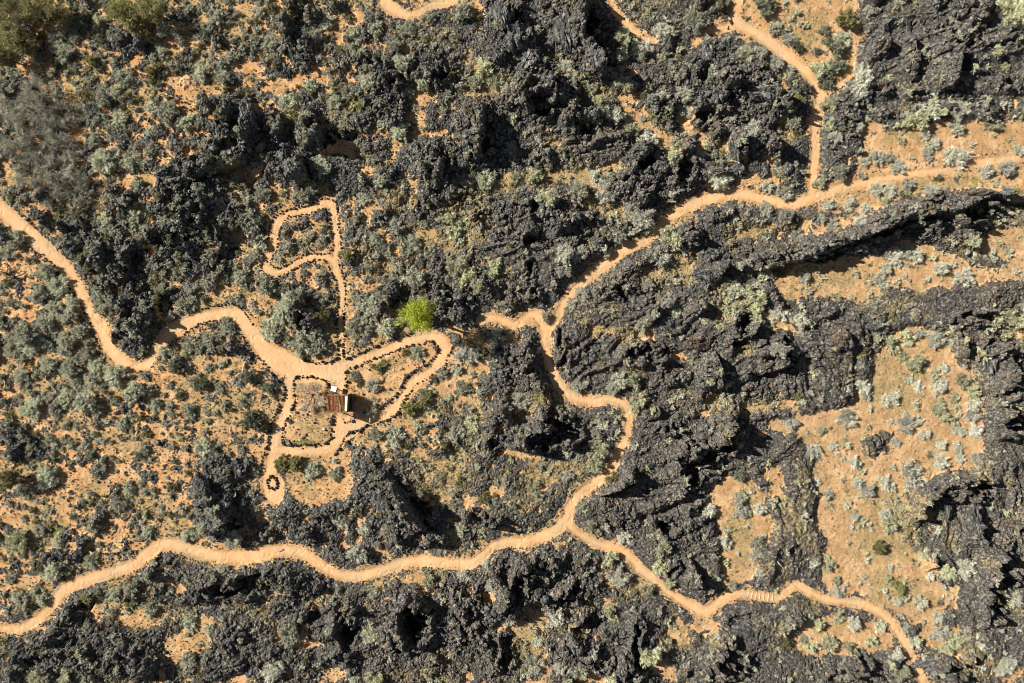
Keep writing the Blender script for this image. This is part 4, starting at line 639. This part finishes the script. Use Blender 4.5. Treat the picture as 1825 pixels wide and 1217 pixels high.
# ------------------------------------------------------------------ edging stones
EM = [mesh_np("edging_stone_shape", *rock(820+i, 2, .3), [M_stone]) for i in range(6)]
def along(P, gap_):
    q = smooth_line(P, 4); out = []; acc = 0
    for a, b in zip(q[:-1], q[1:]):
        L = math.hypot(*(b-a)[:2]); 
        while acc < L: out.append(a+(b-a)*acc/L if L else a); acc += gap_*rng.uniform(.8, 1.25)
        acc -= L
    return out
count = 0; extra = []
def stretch(x, y, P):
    cx = sum(p[0] for p in P)/len(P); cy = sum(p[1] for p in P)/len(P); a = math.degrees(math.atan2(cy-y, x-cx)) % 360
    return ("right", "upper right", "upper", "upper left", "left", "lower left", "lower", "lower right")[int((a+22.5)//45) % 8]
for nm, P in ROWS:
    for c in along(P, 3.8 if 'ring' in nm else 5.0):
        x = c[0]+rng.normal(0, 1.0); y = c[1]+rng.normal(0, 1.0); X, Y, Z = place(x, y, .06); s_ = .15 if 'ring' in nm else rng.choice([.07, .10, .13, .16, .21])*rng.uniform(.85, 1.15)
        if count >= 300: extra.append((X, Y, Z, s_)); continue
        o = link('edging_stone', EM[int(rng.integers(0, 6))], loc=(X, Y, Z+s_*.3), label=stretch(c[0], c[1], P)+" stone of the "+("heap" if 'heap' in nm else "ring" if 'ring' in nm else "row")+" "+nm.replace("small heap ", "").replace("forming the small ring", "of stones below the garden"), cat='stone', group='edging stones '+nm)
        o.scale = (s_, s_*rng.uniform(.7, 1.2), s_*rng.uniform(.8, 1.2)); o.rotation_euler = (0, 0, rng.uniform(0, 6.28)); count += 1
        for _e in range(2): extra.append((X+rng.normal(0, .14), Y+rng.normal(0, .12), Z, rng.uniform(.06, .13)))
for P in ROWS_FAR:
    for c in along(P, 3.0):
        X, Y, Z = place(c[0]+rng.normal(0, 1.2), c[1]+rng.normal(0, 1.2), .05); extra.append((X, Y, Z, rng.uniform(.07, .17)))
ex = np.array(extra)
scatter("edging_stones", ex[:, :3], ex[:, 3], LOW+ROCKV[:3], [M_stone], 46, kind='stuff', label='rows of small black lava stones edging the outer garden trails', cat='stones')
# ------------------------------------------------------------------ trees
def crown(seed, R, Hc, clumps, per, leaf, width, lo=-.6):
    r = np.random.default_rng(seed); P = []
    for i in range(clumps):
        d = unit(r.normal(0, 1, 3)); d[2] = max(d[2], lo); q = r.uniform(.35, 1)**.6; az = math.atan2(d[1], d[0]); c = d*q*np.array([R, R, Hc])*r.uniform(.8, 1.05)*(1+.16*math.sin(az*3+seed)+.10*math.sin(az*5+seed*2))
        P.append(c+r.normal(0, 1, (per, 3))*np.array([R, R, Hc*.8])*.125)
    P = np.concatenate(P); D = unit(P/np.array([R, R, Hc])+r.normal(0, .8, P.shape)); Wd = unit(np.cross(D, r.normal(0, 1, P.shape)))
    L = leaf*r.uniform(.6, 1.4, (len(P), 1)); v = np.stack([P-Wd*width*.5, P+Wd*width*.5, P+D*L], 1).reshape(-1, 3); return v, np.arange(len(v)).reshape(-1, 3)
def tree(name, x, y, R, top, trunk_h, seed, mat_leaf, label, cat, group=None, clumps=34, per=110, leaf=.2, width=.1, mat_bark=M_bark):
    X, Y, Z = place(x, y, (top+trunk_h)/2); Hc = (top-trunk_h)/2
    root = link(name, None, loc=(X, Y, Z-.1), label=label, cat=cat, group=group)
    r = np.random.default_rng(seed); v, f = crown(seed, R, Hc, clumps, per, leaf, width); v = v+np.array([0, 0, trunk_h+Hc])
    sg = [(np.zeros(3), np.array([.05, .03, trunk_h*.9]), .10*R**.5+.04, .08*R**.5)]
    me = tubes(sg, 8); link('trunk', mesh_np('trunk', *me, [mat_bark], True), root)
    sg = []
    for k in range(12):
        a = r.uniform(0, 6.28); e = np.array([math.cos(a)*R*.7, math.sin(a)*R*.7, trunk_h+Hc*r.uniform(.3, 1.6)]); m = np.array([e[0]*.4, e[1]*.4, trunk_h*.9+(e[2]-trunk_h)*.35])
        sg += [(np.array([.05, .03, trunk_h*.8]), m, .06, .04), (m, e, .04, .015)]
    link('branches', mesh_np('branches', *tubes(sg, 4), [mat_bark], True), root)
    link('crown', mesh_np('crown', v, f, [mat_leaf]), root); return root
tree('deciduous_tree', 749, 565, 2.15, 6.2, 1.9, 11, M_tree, "bright yellow-green leafy tree casting a long shadow beside the garden loop trail", "tree", clumps=38, per=170, leaf=.20, width=.09)
OT = [(17, 24, 30), (60, 12, 26), (100, 20, 22), (20, 66, 26), (43, 78, 20), (217, 17, 22), (267, 16, 26), (234, 32, 22), (5, 98, 16), (8, 853, 20)]
lb = relate([(x, y, r, size_word(r-6)+" olive-green tree") for x, y, r in OT])
for i, (x, y, r) in enumerate(OT): tree('olive_tree', x, y, r/S, 2.6+r*.03, .8, 50+i, M_olive, lb[i], "tree", 'olive-green trees of the upper left corner' if i < 9 else None, clumps=30, per=70, leaf=.26, width=.12)
BT = [(20, 177, 30), (67, 160, 27), (50, 194, 30), (100, 200, 24), (13, 234, 28), (67, 244, 30), (110, 267, 28), (94, 301, 30), (47, 304, 26), (127, 334, 26), (87, 341, 24), (30, 270, 22), (100, 235, 22)]
lb = relate([(x, y, r, "leafless grey tree") for x, y, r in BT])
BTM = []
for k in range(4):
    r = np.random.default_rng(80+k); out = []
    for q in range(6):
        a = q*1.05+r.uniform(-.3, .3); grow(r, np.zeros(3), unit(np.array([math.cos(a)*.8, math.sin(a)*.8, .75])), .62, .035, 4, out, (3, 5), .42, .10)
    v, f = tubes(out, 3); sc = np.percentile(np.hypot(v[:, 0], v[:, 1]), 96); v = v/sc; v[:, 2] *= .85
    st = tubes([(np.zeros(3), np.array([.0, .0, .16]), .07, .05)], 6)
    r2 = np.random.default_rng(90+k); ends = np.array([s[1] for s in out])/sc; ends[:, 2] *= .85; e = ends[r2.integers(0, len(ends), 1500)]+r2.normal(0, .04, (1500, 3)); D = unit(e*np.array([1, 1, .5])+r2.normal(0, .45, e.shape)); Wd = unit(np.cross(D, r2.normal(0, 1, e.shape)))*.008
    tv = np.stack([e-Wd, e+Wd, e+D*r2.uniform(.1, .26, (1500, 1))], 1).reshape(-1, 3); BTM.append((mesh_np('limbs', v, f, [M_twig]), mesh_np('trunk', *st, [M_bark]), mesh_np('twigs', tv, np.arange(len(tv)).reshape(-1, 3), [M_twig])))
def bare(name, x, y, r, top, k, label, group=None, cat="tree"):
    R = r/S*1.1; X, Y, Z = place(x, y, top*.6); root = link(name, None, loc=(X, Y, Z-.1), label=label, cat=cat, group=group); root.scale = (R, R, top); root.rotation_euler = (0, 0, rng.uniform(0, 6.28))
    for nm, me in zip(('branches', 'trunk', 'twigs'), BTM[k % 4]): link(nm, me, root)
for i, (x, y, r) in enumerate(BT): bare('leafless_tree', x, y, r, 1.9+.4*(i % 3), i, lb[i], 'leafless grey trees at the left edge')
bare('leafless_mesquite', 552, 705, 24, 1.9, 1, "leafless grey mesquite with fanned branches left of the slatted pergola", None, "tree")
bare('leafless_mesquite', 656, 727, 17, 1.1, 2, "small leafless grey mesquite in the black shadow right of the pergola", None, "tree")
# ------------------------------------------------------------------ pergola and small built things
def boxes(lst):
    vs = []; fs = []
    for (x0, x1, y0, y1, z0, z1, *dz) in lst:      # dz: drop of the far x end
        d = dz[0] if dz else 0; n = len(vs)*1
        vs += [(x0, y0, z0), (x1, y0, z0-d), (x1, y1, z0-d), (x0, y1, z0), (x0, y0, z1), (x1, y0, z1-d), (x1, y1, z1-d), (x0, y1, z1)]
        fs += [(n, n+3, n+2, n+1), (n+4, n+5, n+6, n+7), (n, n+1, n+5, n+4), (n+1, n+2, n+6, n+5), (n+2, n+3, n+7, n+6), (n+3, n, n+4, n+7)]
    return np.array(vs, float), np.array(fs)
def part(nm, lst, m, root):
    o = link(nm, mesh_np(nm, *boxes(lst), [m]), root)
    b = o.modifiers.new("edge", 'BEVEL'); b.width = .008; b.segments = 1; return o
px0, py0 = (596-PW/2)/S, (PH/2-715.0)/S
zp = float(zat(px0+1, py0)[0])
root = link('pergola', None, loc=(px0, py0, zp), label="red-brown slatted timber pergola with a cream board roof end and dark back wall", cat="pergola"); root.rotation_euler = (0, 0, math.radians(-2.5))
WX, HY = 1.98, .98; drop = .85                                  # length, half width, fall of the rafters
for yy in (-HY, HY):
    part('rail', [(-.08, WX+.10, yy-.045, yy+.045, 2.92, 3.06, drop)], M_rail, root)
    for xx in (0, WX-.02): part('post', [(xx, xx+.10, yy-.05, yy+.05, -.2, 2.92-drop*xx/WX)], M_brown, root)
for k in range(13):
    x0 = .13+k*.142
    if k == 5: x0 -= .04
    part('slat', [(x0, x0+.036, -HY+.046, HY-.046, 2.90-drop*x0/WX, 3.02-drop*x0/WX)], M_wood, root)
for k in range(22):                                            # slatted screen on the sunny side
    z0 = .12+k*.125
    if 1.05 < z0 < 1.5: continue
    part('screen_board', [(-.035, -.005, -HY+.051, HY-.051, z0, z0+(.112 if z0 > 1.5 else .06))], M_wood, root)
part('side_rail', [(.101, WX-.021, -HY-.03, -HY+.03, .9, .98)], M_wood, root)
part('roof_board', [(WX-.48, WX+.10, -HY+.12, HY-.10, 2.18, 2.235)], M_cream, root)
part('roof_board', [(WX-.44, WX+.06, HY-.085, HY-.05, 2.16, 2.20)], M_brown, root)
part('back_wall', [(WX+.03, WX+.075, -HY+.06, HY-.06, .0, 2.16)], M_brown, root)
part('shelf', [(WX+.076, WX+.42, -HY+.1, HY-.3, .88, .93)], M_brown, root)
part('bench', [(WX+.30, WX+.36, -HY+.25, HY-.35, .94, 1.02)], M_cream, root)
part('crossbeam', [(WX+.42, WX+.50, -HY, HY, 1.40, 1.50)], M_brown, root)
part('crossbeam', [(WX+.101, WX+.42, -HY-.04, -HY+.04, 1.41, 1.49)], M_rail, root)
for yy in (-HY, HY): part('post', [(WX+.42, WX+.50, yy+.001-.04, yy+.04, -.2, 1.399)], M_brown, root)
X, Y, Z = place(595, 693, .75)
root = link('information_panel', None, loc=(X, Y, Z), label="square white information panel on short legs just above the pergola", cat="panel"); root.rotation_euler = (0, 0, math.radians(-11))
part('panel', [(-.33, .33, -.30, .30, .78, .84)], M_white, root)
for xx in (-.25, .19): part('leg', [(xx, xx+.06, -.03, .03, -.1, .779)], M_metal, root)
part('edge_trim', [(.331, .40, -.30, .30, .70, .80)], M_metal, root)
def lone(nm, x, y, s3, m, label, cat, rot=0, seed=5, up=.1):
    X, Y, Z = place(x, y, up); v, f = rock(seed, 3); o = link(nm, mesh_np(nm, v, f, [m]), loc=(X, Y, Z+s3[2]*.3), label=label, cat=cat); o.scale = s3; o.rotation_euler = (0, 0, rot); return o
lone('white_rock', 577, 765, (.20, .15, .15), M_white, "small white rock lying inside the square garden bed", "rock")
lone('dark_rock', 580, 767, (.16, .13, .15), M_stone, "small dark rock touching the white rock in the square garden bed", "rock", seed=8)
lone('grey_rock', 501, 981, (.32, .14, .10), M_twig, "flat pale grey rock half buried in the middle of the lower trail", "rock", .6, 9)
lone('dark_rock', 620, 788, (.30, .26, .22), M_stone, "dark rock at the lower trail edge below the pergola", "rock", .6, 12)
def wood(nm, pts, r0, m, label, cat):
    q = []
    for (x, y, z) in pts: X, Y, Z = place(x, y, z); q.append(np.array([X, Y, Z+z]))
    sg = [(q[i], q[i+1], r0*(1-i/len(q)*.7), r0*(1-(i+1)/len(q)*.7)) for i in range(len(q)-1)]; c = q[0].copy(); sg = [(a-c, b-c, r_, t) for a, b, r_, t in sg]
    return link(nm, mesh_np(nm, *tubes(sg, 7), [m], True), loc=c, label=label, cat=cat)
root = wood('dead_branch', [(2, 484, .2), (12, 492, .25), (24, 494, .3), (35, 491, .35), (45, 486, .45)], .13, M_bark, "dark fallen dead branch lying on orange soil at the left edge", "branch")
for pts in ([(10, 491, .3), (14, 480, .5), (13, 468, .7)], [(20, 494, .3), (30, 503, .3)], [(24, 494, .35), (30, 482, .6)]):
    q = []
    for (x, y, z) in pts: X, Y, Z = place(x, y, z); q.append(np.array([X, Y, Z+z])-np.array(root.location))
    link('limb', mesh_np('limb', *tubes([(q[i], q[i+1], .07/(i+1), .045/(i+1)) for i in range(len(q)-1)], 6), [M_bark], True), root)
wood('bleached_stick', [(1386, 1001, .15), (1391, 1007, .2), (1396, 1013, .15)], .055, M_white, "bleached white stick lying on dark gravel left of the bare soil basin", "stick")
# log steps across the lower right branch trail
for lab, P, L in (("flight of pale log steps crossing the lower right trail", [(1333, 1058), (1340, 1059), (1347, 1061), (1354, 1062), (1361, 1063), (1369, 1064), (1377, 1065)], .42), ("short flight of earthen steps where the lower right trail turns up", [(1394, 1060), (1400, 1054), (1407, 1050), (1414, 1045)], .45)):
    X0, Y0, Z0 = place(P[0][0], P[0][1]); root = link('trail_steps', None, loc=(X0, Y0, Z0), label=lab, cat="steps")
    for i, (x, y) in enumerate(P):
        X, Y, Z = place(x, y); a = (P[min(i+1, len(P)-1)]); b = P[max(i-1, 0)]; d = unit(np.array([a[0]-b[0], -(a[1]-b[1]), 0.])); n = np.array([-d[1], d[0], 0]); c = np.array([X-X0, Y-Y0, Z-Z0+.0])
        link('step', mesh_np('step', *tubes([(c-n*L, c+n*.0+d*.06, .06, .065), (c+d*.06, c+n*L, .065, .06)], 7), [M_pathlog], True), root)
